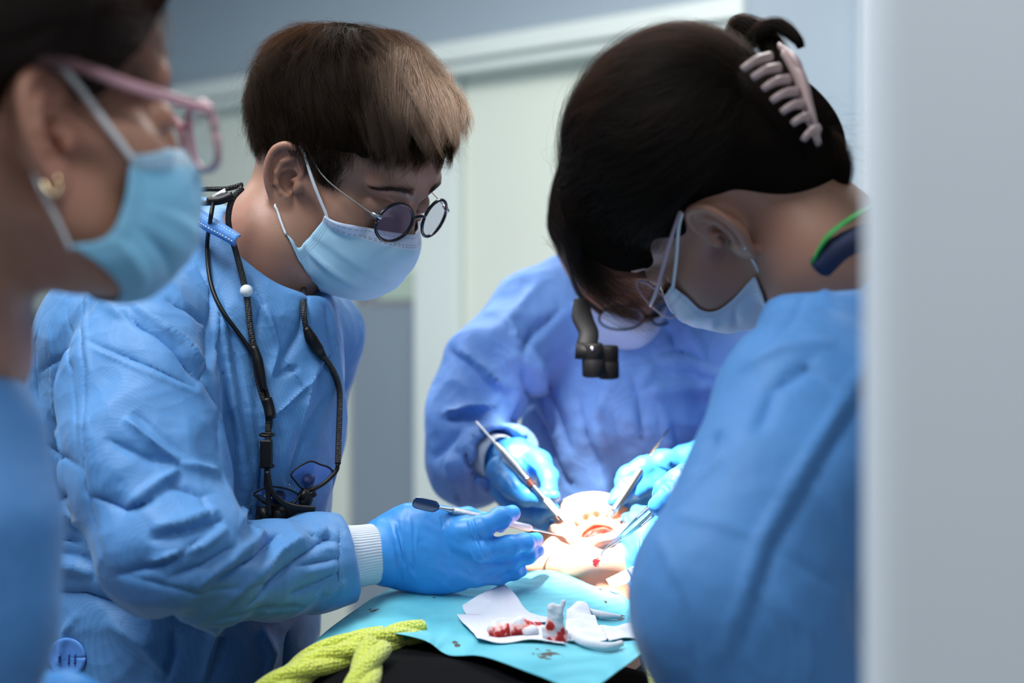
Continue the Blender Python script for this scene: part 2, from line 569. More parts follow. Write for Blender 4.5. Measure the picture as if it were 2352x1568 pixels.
def hair_mat(name, melanin, red, tint=(1, 1, 1, 1), rough=0.32, dark=0.45):
    m = bpy.data.materials.new(name); m.use_nodes = True
    nt = m.node_tree; nt.nodes.clear()
    o = nt.nodes.new('ShaderNodeOutputMaterial'); h = nt.nodes.new('ShaderNodeBsdfHairPrincipled')
    h.parametrization = 'MELANIN'
    h.inputs['Melanin'].default_value = melanin; h.inputs['Melanin Redness'].default_value = red
    h.inputs['Roughness'].default_value = rough; h.inputs['Radial Roughness'].default_value = 0.4
    h.inputs['Random Color'].default_value = 0.2; h.inputs['Random Roughness'].default_value = 0.2
    h.inputs['Tint'].default_value = tint; h.inputs['IOR'].default_value = 1.45
    d = nt.nodes.new('ShaderNodeBsdfDiffuse'); d.inputs[0].default_value = (0.014, 0.009, 0.005, 1)
    mx = nt.nodes.new('ShaderNodeMixShader'); mx.inputs[0].default_value = dark
    nt.links.new(h.outputs[0], mx.inputs[1]); nt.links.new(d.outputs[0], mx.inputs[2])
    nt.links.new(mx.outputs[0], o.inputs[0]); return m
M['hair_b'] = hair_mat('dark_brown_hair', 0.84, 0.8, tint=(1, .74, .40, 1), dark=0.80)
M['hair_a'] = hair_mat('brown_hair', 0.955, 0.7)
M['hair_d'] = hair_mat('black_brown_hair', 0.99, 0.6, dark=0.6)
M['hair_c'] = hair_mat('black_hair', 0.99, 0.5)
def scalp(name, col):
    m, nt, b = new_mat(name)
    vec = coord(nt)
    setp(b, Base_Color=col, Roughness=0.7); b.inputs['Specular IOR Level'].default_value = 0.0
    return m
M['scalp'] = scalp('hair_mass', (0.008, 0.006, 0.005, 1))
M['scalp_a'] = scalp('brown_hair_mass', (0.016, 0.009, 0.007, 1))

def glove_mat(name, col):
    m, nt, b = new_mat(name)
    vec = coord(nt)
    c = crinkle(nt, vec, 60)
    n1 = bump(nt, None, c, 0.18, 0.004)
    bump(nt, b, noise(nt, vec, 160, 3), 0.15, 0.0015, n1)
    setp(b, Base_Color=col, Roughness=0.42)
    b.inputs['Subsurface Weight'].default_value = 0.15
    b.inputs['Subsurface Radius'].default_value = (0.3, 0.6, 1.0)
    b.inputs['Subsurface Scale'].default_value = 0.004
    return m
M['glove'] = glove_mat('blue_nitrile', (0.045, 0.30, 0.76, 1))
M['glove2'] = glove_mat('pale_blue_nitrile', (0.045, 0.27, 0.68, 1))

def mask_mat(name, col, top):
    m, nt, b = new_mat(name)
    uv = nt.nodes.new('ShaderNodeUVMap').outputs[0]
    sep = nt.nodes.new('ShaderNodeSeparateXYZ'); nt.links.new(uv, sep.inputs[0])
    u, v = sep.outputs[0], sep.outputs[1]
    # stitched rows: dashes along the top edge and dots down the sides (uv in metres)
    dash = math_(nt, 'LESS_THAN', math_(nt, 'FRACT', math_(nt, 'MULTIPLY', u, 260.0)), 0.62)
    def band(x, c, w): return math_(nt, 'LESS_THAN', math_(nt, 'ABSOLUTE', math_(nt, 'SUBTRACT', x, c)), w)
    rows = math_(nt, 'ADD', band(v, 0.0035, 0.00035), math_(nt, 'ADD', band(v, 0.0095, 0.00035), band(v, 0.0112, 0.00035)))
    rows = math_(nt, 'MULTIPLY', rows, dash)
    dd = math_(nt, 'LESS_THAN', math_(nt, 'FRACT', math_(nt, 'MULTIPLY', v, 420.0)), 0.5)
    side = math_(nt, 'LESS_THAN', math_(nt, 'FRACT', math_(nt, 'MULTIPLY', u, 420.0)), 0.35)
    edge = math_(nt, 'MULTIPLY', math_(nt, 'MULTIPLY', dd, side), math_(nt, 'ADD', band(u, 0.0075, 0.0036), band(u, 0.1675, 0.0036)))
    k = math_(nt, 'MINIMUM', math_(nt, 'ADD', rows, edge), 1.0)
    w_ = math_(nt, 'LESS_THAN', v, 0.013)
    mx = nt.nodes.new('ShaderNodeMixRGB'); mx.inputs[1].default_value = col; mx.inputs[2].default_value = top
    nt.links.new(w_, mx.inputs[0])
    m2 = nt.nodes.new('ShaderNodeMixRGB'); m2.inputs[2].default_value = tuple(c*0.35 for c in col[:3])+(1,)
    nt.links.new(math_(nt, 'MULTIPLY', k, 0.8), m2.inputs[0]); nt.links.new(mx.outputs[0], m2.inputs[1])
    nt.links.new(m2.outputs[0], b.inputs['Base Color'])
    vec = coord(nt)
    n1 = bump(nt, None, crinkle(nt, vec, 42), 0.25, 0.004)
    n2 = bump(nt, None, noise(nt, vec, 900, 2), 0.3, 0.0004, n1)
    bump(nt, b, k, -0.4, 0.0006, n2)
    setp(b, Roughness=0.6); b.inputs['Sheen Weight'].default_value = 0.15
    b.inputs['Transmission Weight'].default_value = 0.0
    return m
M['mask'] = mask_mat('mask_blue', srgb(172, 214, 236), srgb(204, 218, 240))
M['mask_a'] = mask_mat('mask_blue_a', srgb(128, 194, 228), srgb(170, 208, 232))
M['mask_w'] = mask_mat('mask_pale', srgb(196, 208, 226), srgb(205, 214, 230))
M['loop'] = plain('white_elastic', srgb(222, 228, 232), 0.7)

def knit_mat(name, col, scale, amp):
    m, nt, b = new_mat(name)
    uv = nt.nodes.new('ShaderNodeUVMap').outputs[0]
    w = nt.nodes.new('ShaderNodeTexWave'); w.inputs['Scale'].default_value = scale
    w.bands_direction = 'Y'; w.inputs['Distortion'].default_value = 0.3; w.inputs['Detail'].default_value = 1
    nt.links.new(uv, w.inputs['Vector'])
    bump(nt, b, w.outputs['Fac'], 0.7, amp)
    c = ramp(nt, w.outputs['Fac'], [(0, tuple(x*0.86 for x in col[:3])+(1,)), (1, col)])
    nt.links.new(c, b.inputs['Base Color'])
    setp(b, Roughness=0.85); b.inputs['Sheen Weight'].default_value = 0.3
    return m
M['cuff'] = knit_mat('white_ribbed_cuff', srgb(222, 226, 236), 9.5, 0.0014)
M['black'] = plain('black_plastic', (0.005, 0.005, 0.006, 1), 0.42, 0.0, Specular_IOR_Level=.3)
M['matte_black'] = plain('matte_black', (0.003, 0.003, 0.004, 1), 0.6, 0.0, Specular_IOR_Level=.12)
M['black_gloss'] = plain('black_gloss', (0.008, 0.009, 0.014, 1), 0.15)
M['metal'] = plain('steel', (0.55, 0.56, 0.58, 1), 0.25, 1.0)
M['gold'] = plain('gold_wire', (0.75, 0.6, 0.36, 1), 0.25, 1.0)
M['blade'] = plain('dark_blade', (0.10, 0.13, 0.20, 1), 0.22, 1.0)
M['wire'] = plain('temple_wire', (0.5, 0.48, 0.44, 1), 0.3, 1.0)

def knurl():
    m, nt, b = new_mat('knurled_steel')
    vec = coord(nt)
    v = nt.nodes.new('ShaderNodeTexVoronoi'); v.inputs['Scale'].default_value = 1100; v.inputs['Randomness'].default_value = 0.1
    nt.links.new(vec, v.inputs['Vector'])
    bump(nt, b, v.outputs['Distance'], 0.9, 0.0008)
    setp(b, Base_Color=(0.6, 0.6, 0.62, 1), Metallic=1.0, Roughness=0.3)
    return m
M['knurl'] = knurl()

def cord_mat():
    m, nt, b = new_mat('braided_cord')
    vec = coord(nt)
    v = nt.nodes.new('ShaderNodeTexVoronoi'); v.inputs['Scale'].default_value = 500; v.inputs['Randomness'].default_value = 0.4
    nt.links.new(vec, v.inputs['Vector'])
    bump(nt, b, v.outputs['Distance'], 1.0, 0.0012)
    setp(b, Base_Color=(0.014, 0.013, 0.013, 1), Roughness=0.6)
    return m
M['cord'] = cord_mat()

def glass(name, tint, amt, gl=(0.62, 0.55, 1.0, 1)):
    m = bpy.data.materials.new(name); m.use_nodes = True
    nt = m.node_tree; nt.nodes.clear()
    o = nt.nodes.new('ShaderNodeOutputMaterial'); mix = nt.nodes.new('ShaderNodeMixShader')
    t = nt.nodes.new('ShaderNodeBsdfTransparent'); g = nt.nodes.new('ShaderNodeBsdfGlossy')
    t.inputs[0].default_value = tint; g.inputs['Color'].default_value = gl; g.inputs['Roughness'].default_value = 0.03
    mix.inputs[0].default_value = amt; nt.links.new(t.outputs[0], mix.inputs[1]); nt.links.new(g.outputs[0], mix.inputs[2])
    nt.links.new(mix.outputs[0], o.inputs[0]); return m
M['lens'] = glass('coated_lens', (0.90, 0.90, 1.0, 1), 0.20)
M['lens_clear'] = glass('clear_lens', (0.93, 0.95, 0.98, 1), 0.07, (0.8, 0.85, 0.9, 1))
# ------------------------------------------------------------------ people: heads, ears, hair, masks
def add_ear(s, side, sc=1.0, out=25, base=(0.0, 0.073, -0.006)):
    """side +1 left, -1 right (head-local metres)"""
    a = math.radians(out)
    u = np.array([math.cos(a), -side*math.sin(a), 0]); n = np.array([math.sin(a), side*math.cos(a), 0])
    v = nrm([-0.14, 0, 0.99]); o = np.array([base[0], side*base[1], base[2]])
    def e(x, y, z=0.0): return o+sc*(u*x+v*y+n*z)
    Mx = np.array([u, nrm(np.cross(n, u))*1.0, n])
    # root + plate
    s.ell(e(-0.002, 0.002, -0.006), (0.011*sc, 0.020*sc, 0.010*sc), Mx, 0.006)
    s.ell(e(-0.006, 0.004, 0.001), (0.0165*sc, 0.028*sc, 0.0042*sc), Mx, 0.004)
    s.ell(e(-0.001, -0.025, 0.0015), (0.0100*sc, 0.0125*sc, 0.0046*sc), Mx, 0.005)
    # bowl
    s.ell(e(0.001, -0.002, 0.006), (0.0098*sc, 0.0130*sc, 0.0105*sc), Mx, 0.003, sub=True)
    s.ell(e(-0.003, 0.016, 0.007), (0.010*sc, 0.010*sc, 0.0058*sc), Mx, 0.003, sub=True)
    hx = [(0.004, 0.000, .0005), (0.0105, 0.006, .002), (0.0125, 0.016, .003), (0.009, 0.026, .004), (0.0, 0.0315, .005), (-0.010, 0.030, .0055),
          (-0.0185, 0.022, .006), (-0.0215, 0.010, .006), (-0.0205, -0.003, .0055), (-0.016, -0.014, .0045), (-0.010, -0.023, .003), (-0.006, -0.030, .002)]
    hh = catmull([tuple(p)+(r,) for p, r in zip(hx, [.0022, .0026, .003, .0032, .0034, .0034, .0033, .0031, .003, .003, .0032, .004])], 34)
    s.chain([(e(*p[:3]), p[3]*sc) for p in hh], 0.0018)
    ah = [(0.0, 0.021, .0035), (-0.009, 0.0135, .0045), (-0.0115, 0.002, .005), (-0.009, -0.008, .0045), (-0.003, -0.0145, .0035), (0.003, -0.0155, .003)]
    s.chain([(e(*p), .0024*sc) for p in ah], 0.0025)
    s.cap(e(-0.009, 0.0135, .004), e(-0.001, 0.0285, .003), .0018*sc, .0014*sc, 0.0025)
    s.ell(e(0.011, -0.003, 0.003), (0.0045*sc, 0.007*sc, 0.004*sc), Mx, 0.003)

def head_sdf(h=0.0014, ears=(1, -1), closed=True, earscale=1.0, earout=25, fem=0.0, eyes_shut=True):
    s = SDF(h)
    s.ell((-0.006, 0, .052), (.098, .0765, .082), k=0.01)
    s.ell((.036, 0, .047), (.060, .063, .058), k=0.02)
    s.ell((-0.03, 0, .01), (.062, .062, .06), k=0.02)
    s.ell((.032, 0, -.018), (.054, .058-fem*.003, .066), k=0.02)
    s.ell((.043, 0, -.052), (.045, .043-fem*.003, .046), k=0.02)
    for y in (-1, 1):
        s.cap((.004, y*.048, -.042), (.064, y*.024, -.084+fem*.003), .0155, .0160, 0.02)
        s.ell((.060, y*.043, -.016), (.024, .021, .020), k=0.015)
        s.cap((.090, y*.012, .030), (.078, y*.047, .034), .0075, .008, 0.012)
        s.cap((-.0, y*.060, -.0), (.055, y*.052, -.006), .012, .011, 0.015)
    s.ell((.074, 0, -.083), (.019, .022, .017), k=0.02)
    for y in (-1, 1):
        s.ell((.103, y*.031, .010), (.016, .018, .0125), k=0.012, sub=True)
        s.ell((.0775, y*.032, .009), (.0155, .0165, .0135), k=0.003)
        s.cap((.0925, y*.020, .0045), (.0895, y*.043, .0035), .0014, .0012, 0.002)   # closed lid margin
    s.cap((.092, 0, .022), (.106, 0, -.021), .0065, .0085, 0.010)
    s.ell((.107, 0, -.025), (.0110, .0120, .0095), k=0.006)
    for y in (-1, 1):
        s.ell((.0995, y*.0130, -.028), (.0105, .0065, .0075), k=0.005)
        s.ell((.102, y*.0065, -.0355), (.005, .0035, .004), k=0.002, sub=True)
    if closed:
        s.ell((.094, 0, -.050), (.010, .022, .006), k=0.008)
        s.ell((.092, 0, -.0595), (.010, .019, .006), k=0.006)
        s.cap((.103, -.020, -.0548), (.103, .020, -.0548), .0012, .0012, 0.002, sub=True)
    for e_ in ears:
        add_ear(s, e_, earscale, earout)
    return s

def brow(name, pose, side, mat, parent, n=170, seed=3, z0=.034, head=None):
    r = np.random.default_rng(seed+side)
    pts = []
    t = r.uniform(0, 1, n)
    y = side*(.012+.042*t); z = z0+.005*np.sin(t*2.4)-.006*t+r.normal(size=n)*.0021*(1.1-.7*t)
    x = .1015-.022*t**2+.0*t
    d = np.stack([-.15-.6*t, side*(.85+.2*t), .55-.95*t+r.uniform(-.25, .25, n)], 1)
    d /= np.linalg.norm(d, axis=1, keepdims=True)
    p0 = np.stack([x, y, z], 1)
    if head is not None: p0 = head.push(p0, .0002, 6, True)
    L_ = r.uniform(.006, .010, n)[:, None]
    K = np.stack([p0, p0+d*L_*.5+np.array([.0008, 0, 0]), p0+d*L_-np.array([.001, 0, 0])], 1)
    if head is not None: K = np.concatenate([K[:, :1], head.push(K[:, 1:].reshape(-1, 3), .0007, 4, True).reshape(n, 2, 3)], 1)
    return strands(name, K@pose.M+pose.o, 0.00007, mat, parent)

def strands(name, K, rad, mat, parent, tip=0.25):
    """K: (N, n, 3) world points"""
    N_, n = K.shape[:2]
    c = bpy.data.hair_curves.new(name)
    c.add_curves([n]*N_)
    c.position_data.foreach_set('vector', K.astype(np.float32).ravel())
    r = np.tile(np.linspace(1, tip, n), N_)*rad
    at = c.attributes.get('radius') or c.attributes.new('radius', 'FLOAT', 'POINT')
    at.data.foreach_set('value', r.astype(np.float32))
    c.materials.append(mat)
    o = bpy.data.objects.new(name, c); COL.objects.link(o)
    adopt(o, parent)
    return o

def fib(n):
    i = np.arange(n)+.5; ph = np.arccos(1-2*i/n); th = math.pi*(1+5**.5)*i
    return np.stack([np.cos(th)*np.sin(ph), np.sin(th)*np.sin(ph), np.cos(ph)], 1)

SKC = np.array([-0.004, 0, .052]); SKR = np.array([.099, .078, .085])
def hair(name, pose, parent, mat, region, flow, length, lift, nguide=700, nchild=22, seed=1, n=9, rad=4.5e-5, spread=.006, clump=.75, frizz=.0012, sk=(SKC, SKR), avoid=None, messy=0.0):
    """region(p)->mask, flow(p, t)->direction, length(p)->m, lift(p, t)->height over the skull; all head-local"""
    r = np.random.default_rng(seed); C0, R0 = sk
    d = fib(int(nguide*2.6)); d = d+r.normal(size=d.shape)*.02; d /= np.linalg.norm(d, axis=1, keepdims=True)
    g = C0+d*R0; g = g[region(g)]
    Ls = length(g)*r.uniform(.8, 1.12, len(g))
    jit = r.normal(size=g.shape)*.22
    if messy:
        jit = jit+messy*np.stack([noise3(g, 110, seed+k, 2) for k in range(3)], 1)
        lk = messy*.007*noise3(g, 130, seed+7, 2)
    else: lk = 0.0
    def proj(p, hh):
        q = (p-C0)/R0; k = np.linalg.norm(q, axis=1, keepdims=True)
        s = C0+q/k*R0; nn = q/k/R0; nn /= np.linalg.norm(nn, axis=1, keepdims=True)
        return s+nn*hh[:, None], nn
    K = [g.copy()]; p = g.copy()
    for i in range(1, n):
        t = i/(n-1)
        f = flow(p, t)+jit*(.5+.8*t)
        _, nn = proj(p, np.zeros(len(p)))
        f = f-nn*np.einsum('ij,ij->i', f, nn)[:, None]*.85
        f /= np.linalg.norm(f, axis=1, keepdims=True)+1e-9
        p = p+f*(Ls/(n-1))[:, None]
        hgt = lift(p, t)+lk*t
        q = (p-C0)/R0; k = np.linalg.norm(q, axis=1)
        tgt, _ = proj(p, hgt)
        p = p*.25+tgt*.75
        K.append(p.copy())
    K = np.stack(K, 1)                                   # guides
    m = len(g); off = r.normal(size=(m, nchild, 3))*spread
    _, nn = proj(g, np.zeros(m)); off -= nn[:, None]*np.einsum('mcx,mx->mc', off, nn)[..., None]
    tt = np.linspace(0, 1, n)
    w = (1-clump*tt)[None, None, :, None]
    S = K[:, None]+off[:, :, None]*w
    ph = r.uniform(0, 6.28, (m, nchild, 1, 3)); am = r.normal(size=(m, nchild, 1, 3))*frizz
    S = S+am*np.sin(ph+tt[None, None, :, None]*5)*tt[None, None, :, None]
    sh = r.uniform(.75, 1.1, (m, nchild, 1, 1))
    S = S[:, :, :1]+(S-S[:, :, :1])*sh
    S = S.reshape(-1, n, 3)
    if avoid is not None:
        bad = avoid(S.reshape(-1, 3)).reshape(S.shape[:2]).any(1); S = S[~bad]
    return strands(name, S@pose.M+pose.o, rad, mat, parent)

def mask_sheet(name, pose, mat, parent, prof, edge, depth_pow=2.3, nv=40, nu=56, pleats=(), bulge=0.0, seed=1, folds_=(), head=None):
    """prof: mid-line points (x, z) top to bottom; edge: side-edge points (x, |y|, z) top to bottom"""
    pr = catmull([(a, 0, b) for a, b in prof], nv); ed = catmull(edge, nv)
    us = np.linspace(-1, 1, nu); G = np.zeros((nv, nu, 3))
    for i in range(nv):
        c, e = pr[i], ed[i]
        for j, u in enumerate(us):
            a = abs(u)
            th = a*math.pi/2
            pw = 1.45+.75*i/(nv-1)
            y = e[1]*math.sin(th)**(2/pw)
            w = max(math.cos(th), 0)**(2/pw)
            x = e[0]+(c[0]-e[0])*w; z = e[2]+(c[2]-e[2])*w**1.15
            G[i, j] = (x, math.copysign(y, u) if u else 0, z)
    N = np.cross(np.gradient(G, axis=1), np.gradient(G, axis=0)); N /= np.linalg.norm(N, axis=2, keepdims=True)+1e-9
    out = np.array([1, 0, 0]); s = np.sign((N*out).sum(2).mean()); N *= s
    t = np.linspace(0, 1, nv)[:, None]; U = us[None, :]
    H_ = np.zeros((nv, nu))
    for v0, amp, w in pleats:
        vv = v0+(t-0)*0
        x = (t-(v0+0.03*U**2))/w
        H_ += amp*np.where(x > 0, np.exp(-x*x*3), np.exp(-x*x*.35))*(1-.35*U**2)
    for (u0, v0), (u1, v1), amp, w in folds_:
        ax_ = np.array([u1-u0, v1-v0]); L2 = ax_@ax_
        tt = np.clip(((U-u0)*ax_[0]+(t-v0)*ax_[1])/L2, 0, 1)
        dd = np.hypot(U-u0-tt*ax_[0], (t-v0-tt*ax_[1])*1.2)
        H_ += amp/(1+(dd/w)**2*1.5)**1.5*np.sin(np.clip(tt, .02, .98)*math.pi)**.6
    rr = np.random.default_rng(seed)
    G = G+N*H_[..., None]
    if head is not None: G = head.push(G.reshape(-1, 3), .0020, 5).reshape(nv, nu, 3)
    Wd = G@pose.M+pose.o
    a, b = nv, nu
    I = np.arange(a*b).reshape(a, b)
    Q = np.stack([I[:-1, :-1], I[:-1, 1:], I[1:, 1:], I[1:, :-1]], -1).reshape(-1, 4)
    uu, vv = np.meshgrid(np.linspace(0, .175, b), np.linspace(0, .11, a))
    return mk(name, Wd.reshape(-1, 3), Q, mat, parent, solid=0.0012, uv=np.stack([uu.ravel(), vv.ravel()], 1)), Wd
# ------------------------------------------------------------------ the room
def wallmat(name, col, rough=0.6):
    m, nt, b = new_mat(name)
    vec = coord(nt)
    n = noise(nt, vec, 2.2, 2)
    c = ramp(nt, n, [(0.3, tuple(x*0.96 for x in col[:3])+(1,)), (0.7, col)])
    nt.links.new(c, b.inputs['Base Color'])
    bump(nt, b, noise(nt, vec, 180, 2), 0.05, 0.001)
    setp(b, Roughness=rough); return m
W_grey = wallmat('grey_blue_paint', srgb(160, 176, 190))
W_cream = wallmat('pale_green_white_panel', srgb(222, 230, 220))
W_trim = wallmat('white_trim', srgb(222, 232, 230), 0.4)
W_low = wallmat('slate_grey_panel', srgb(138, 152, 166))
W_jamb = wallmat('light_grey_jamb', srgb(214, 222, 228), 0.45)
W_floor = wallmat('grey_vinyl', srgb(150, 156, 160), 0.4)
W_ceil = wallmat('white_ceiling', srgb(236, 238, 238), 0.8)

# back wall runs from A (right, near) to B (left, far); local axis s to the left, n towards the camera
WA = np.array([0.568, 3.54]); WD = np.array([-0.8, 0.6]); WN = np.array([-0.6, -0.8])
def wall_box(name, s0, s1, z0, z1, n0, n1, mat, parent=None, kind='structure'):
    c = []
    for s in (s0, s1):
        for n in (n0, n1):
            for z in (z0, z1):
                xy = WA+WD*s+WN*n; c.append((xy[0], xy[1], z))
    Q = [(0, 1, 3, 2), (4, 6, 7, 5), (0, 4, 5, 1), (2, 3, 7, 6), (0, 2, 6, 4), (1, 5, 7, 3)]
    o = mk(name, c, Q, mat, parent, flat=True)
    m = o.modifiers.new('b', 'BEVEL'); m.width = 0.004; m.segments = 2
    if kind: tag(o, kind=kind)
    return o
def s_of(px):                       # where along the wall a line of sight at column px meets it
    k = (px-CX)/F
    return (WA[0]-k*WA[1])/(k*WD[1]-WD[0])
wall_box('wall_back', -0.03, 3.4, 2.10, 2.70, -0.12, 0.0, W_grey)
wall_box('trim_1', -0.03, 3.4, 2.045, 2.10, -0.05, 0.05, W_trim)
wall_box('trim_2', -0.03, 3.4, 2.015, 2.043, -0.05, 0.028, W_trim)
s1, s2, s3 = s_of(1040), s_of(940), s_of(780)
wall_box('door_1', -0.03, s1, 0.0, 2.02, -0.12, -0.05, W_cream)
wall_box('door_2', s1+0.004, s2, 0.0, 2.02, -0.11, -0.02, W_trim)
wall_box('wall_low', s2+0.004, s3, 0.0, 1.36, -0.10, -0.05, W_low)
wall_box('window_1', s2+0.004, s3, 1.40, 2.02, -0.10, -0.05, W_cream)
wall_box('door_3', s3+0.004, 3.4, 0.0, 2.02, -0.12, -0.03, W_cream)
wall_box('wall_wainscot', s_of(260), 3.4, 0.0, 1.36, -0.03, 0.0, W_low)
# small greenish sign box above the grey panel
o = wall_box('notice_plate', s_of(935), s_of(852), 1.375, 1.46, -0.05, -0.03, plain('green_grey_plate', srgb(176, 196, 182), 0.5), None, None)
tag(o, 'pale green plate on the far wall beside the grey panel', 'plate')
# grey wall returning to the right of the door, then the pale jamb
box('wall_right', (0.575, 3.50, 0), (1.6, 3.62, 2.70), W_grey); tag(bpy.data.objects['wall_right'], kind='structure')
box('trim_3', (0.848, 3.40, 0), (0.90, 3.50, 2.70), W_jamb); tag(bpy.data.objects['trim_3'], kind='structure')
box('wall_near', (0.1528, 0.60, 0), (0.62, 0.63, 2.70), W_jamb, bev=0.012); tag(bpy.data.objects['wall_near'], kind='structure')
box('floor', (-3.2, -0.6, -0.05), (1.7, 5.8, 0.0), W_floor); tag(bpy.data.objects['floor'], kind='structure')
box('ceiling', (-3.2, -0.6, 2.70), (1.7, 5.8, 2.75), W_ceil); tag(bpy.data.objects['ceiling'], kind='structure')
box('wall_left', (-2.25, 0.6, 0), (-2.15, 5.6, 2.70), W_grey); tag(bpy.data.objects['wall_left'], kind='structure')
# ------------------------------------------------------------------ the young man leaning over the patient (left of centre)
def man_b():
    root = thing('person', 'young man in blue gown with round black glasses and short dark hair, gloved hand outstretched', 'person', P(400, 1500, 1.5)*np.array([1, 1, 0]))
    psi, th = math.radians(27), math.radians(34)
    f = np.array([math.cos(psi)*math.cos(th), -math.sin(psi)*math.cos(th), -math.sin(th)])
    l = np.array([math.sin(psi), math.cos(psi), 0.20])
    pose = Pose((0, 0, 0), f, l)
    ear = P(661, 398, 1.385)
    pose.o = ear-pose.D((0, -.078, 0))
    s = head_sdf(0.0015, ears=())
    nb = pose.L(P(580, 720, 1.46)); nm = pose.L(P(628, 560, 1.445))
    s.chain([(np.array([-.026, 0, -.02]), .054), (nm, .051), (nb, .056)], 0.022)
    for e_ in (1, -1): add_ear(s, e_, 1.05, 25)
    s_head = s; V, Q = largest(*s.mesh())
    mk('body', V@pose.M+pose.o, Q, M['skin_b'], root)
    # hair: dark mass plus strands
    hs = SDF(0.0025)
    hs.ell((-0.012, 0, .060), (.102, .081, .085), k=0.01)
    hs.ell((.030, 0, .076), (.066, .070, .050), k=0.02)
    hs.ell((.064, .004, .070), (.038, .056, .026), k=0.02)
    hs.ell((-0.055, 0, .012), (.045, .060, .054), k=0.02)
    hs.cap((.028, -.0735, .02), (.020, -.0735, -.022), .003, .002, 0.008)
    hs.cap((.028, .0735, .02), (.020, .0735, -.022), .007, .004, 0.008)
    hs.ell((.108, 0, .022), (.076, .09, .066), rotm((0, 1, 0), 14), 0.006, sub=True)
    hs.ell((.06, 0, -.045), (.075, .12, .055), None, 0.008, sub=True)
    for y in (-1, 1):
        hs.ell((.0, y*.085, -.005), (.022, .03, .034), None, 0.005, sub=True)
    V, Q = largest(*hs.mesh())
    N = normals(V, Q); V = V+N*(noise3(V, 120, 4)*.0012)[:, None]
    cap_ = mk('hair', V@pose.M+pose.o, Q, M['scalp'], root)
    def reg(p):
        x, y, z = p.T
        front = z > .052+np.clip((x-.02)*.35, 0, 1)
        side = (x < .045) & (z > .004)
        back = (x < -.022) & (z > -.045)
        return (front | side | back) & ~((np.hypot(x+.003, z) < .03) & (np.abs(y) > .06))
    wh = np.array([-.055, .012, .13])
    def flow(p, t):
        x, y, z = p.T
        rad_ = p-wh
        rad_ = rad_/np.linalg.norm(rad_, axis=1, keepdims=True)
        f_ = rad_*1.0
        fr = np.clip((x+.02)/.06, 0, 1)[:, None]*np.clip((z-.05)/.04, 0, 1)[:, None]
        f_ = f_*(1-.7*fr)+fr*np.array([1.0, -.35, -.25])
        sw = np.clip((z-.02)/.05, 0, 1)[:, None]*np.clip((x+.06)/.06, 0, 1)[:, None]
        f_ = f_+sw*np.array([.75, 0, .0])
        lo = np.clip((.07-z)/.05, 0, 1)[:, None]
        f_ = f_+lo*np.array([.30, 0, -.9])
        return f_
    def leng(p):
        x, y, z = p.T
        top = np.clip((z-.045)/.06, 0, 1)
        return .022+.046*top-.030*np.clip((x-.045)/.035, 0, 1)*top
    def lift(p, t):
        x, y, z = p.T
        top = np.clip((z-.05)/.06, 0, 1); fr = np.clip(x/.08, 0, 1)
        return .006+(.013*top-.007*fr*top)*math.sin(min(t*1.5, 1.57))+.003*t+.012*np.clip((-x-.03)/.04, 0, 1)*np.clip((.12-z)/.05, 0, 1)*math.sin(min(t*1.6+.3, 1.57))
    hair('hair_strands', pose, cap_, M['hair_b'], reg, flow, leng, lift, 1500, 16, 5, n=9, rad=1.0e-4, spread=.0055, clump=.90, frizz=.0016, messy=.75)
    def lift2(p, t): return lift(p, t)+.010*t*t
    hair('hair_strands', pose, cap_, M['hair_b'], reg, flow, lambda p: leng(p)*1.15, lift2, 420, 2, 9, n=9, rad=6e-5, spread=.012, clump=.1, frizz=.006)
    # fringe swept forwards over the brow
    r = np.random.default_rng(12); K = []
    tips = catmull([pose.L(P(845, 372, 1.31)), pose.L(P(905, 378, 1.30)), pose.L(P(965, 356, 1.31)), pose.L(P(1020, 335, 1.33)), pose.L(P(1052, 325, 1.36)), pose.L(P(1080, 316, 1.39))], 60)
    roots = catmull([(.015, -.060, .108), (.025, -.040, .128), (.028, -.012, .138), (.030, .015, .136), (.045, .040, .124), (.050, .050, .112)], 60)
    for lk in range(64):
        u = r.uniform(0, 59); a = roots[int(np.clip(u+r.normal()*7, 0, 59))]+r.normal(size=3)*.006; b_ = tips[int(u)]+r.normal(size=3)*np.array([.005, .005, .006])
        if r.uniform() < .3: b_ = b_*.8+a*.2+np.array([.01, 0, 0])
        mid = (a+b_)/2; q = (mid-SKC)/SKR; mid = SKC+q/np.linalg.norm(q)*(SKR+.022+r.normal()*.004)+r.normal(size=3)*.003
        for _ in range(46):
            o_ = r.normal(size=3)*.0042; f_ = r.normal(size=3)*.0016; e_ = r.uniform(.82, 1.05)
            pts = catmull([a+o_, mid+o_*.45+f_, b_+o_*.18+f_*.8], 11)
            K.append(pts[0]+(pts-pts[0])*e_)
    strands('fringe', np.array(K)@pose.M+pose.o, 1.0e-4, M['hair_b'], cap_)
    brow('eyebrow', pose, -1, M['hair_c'], root, 420, 3, head=s_head)
    brow('eyebrow', pose, 1, M['hair_c'], root, 420, 5, head=s_head)
    # mask
    prof = [(.109, -.008), (.1195, -.022), (.1195, -.042), (.112, -.068), (.098, -.090), (.078, -.102), (.058, -.100)]
    edge = [(.052, .0645, -.016), (.049, .065, -.030), (.044, .0655, -.048), (.036, .066, -.062), (.027, .066, -.067), (.018, .0655, -.068), (.011, .065, -.069)]
    mo, G = mask_sheet('face_mask', pose, M['mask'], root, prof, edge, head=s_head, pleats=((.30, .0022, .10), (.52, .0025, .10), (.74, .0025, .1)),
        folds_=(((-.85, .75), (-.1, .93), .003, .06), ((-.9, .55), (-.2, .55), .0028, .05), ((-.8, .9), (-.3, .7), -.003, .05), ((-.7, .35), (.1, .42), .002, .05)))
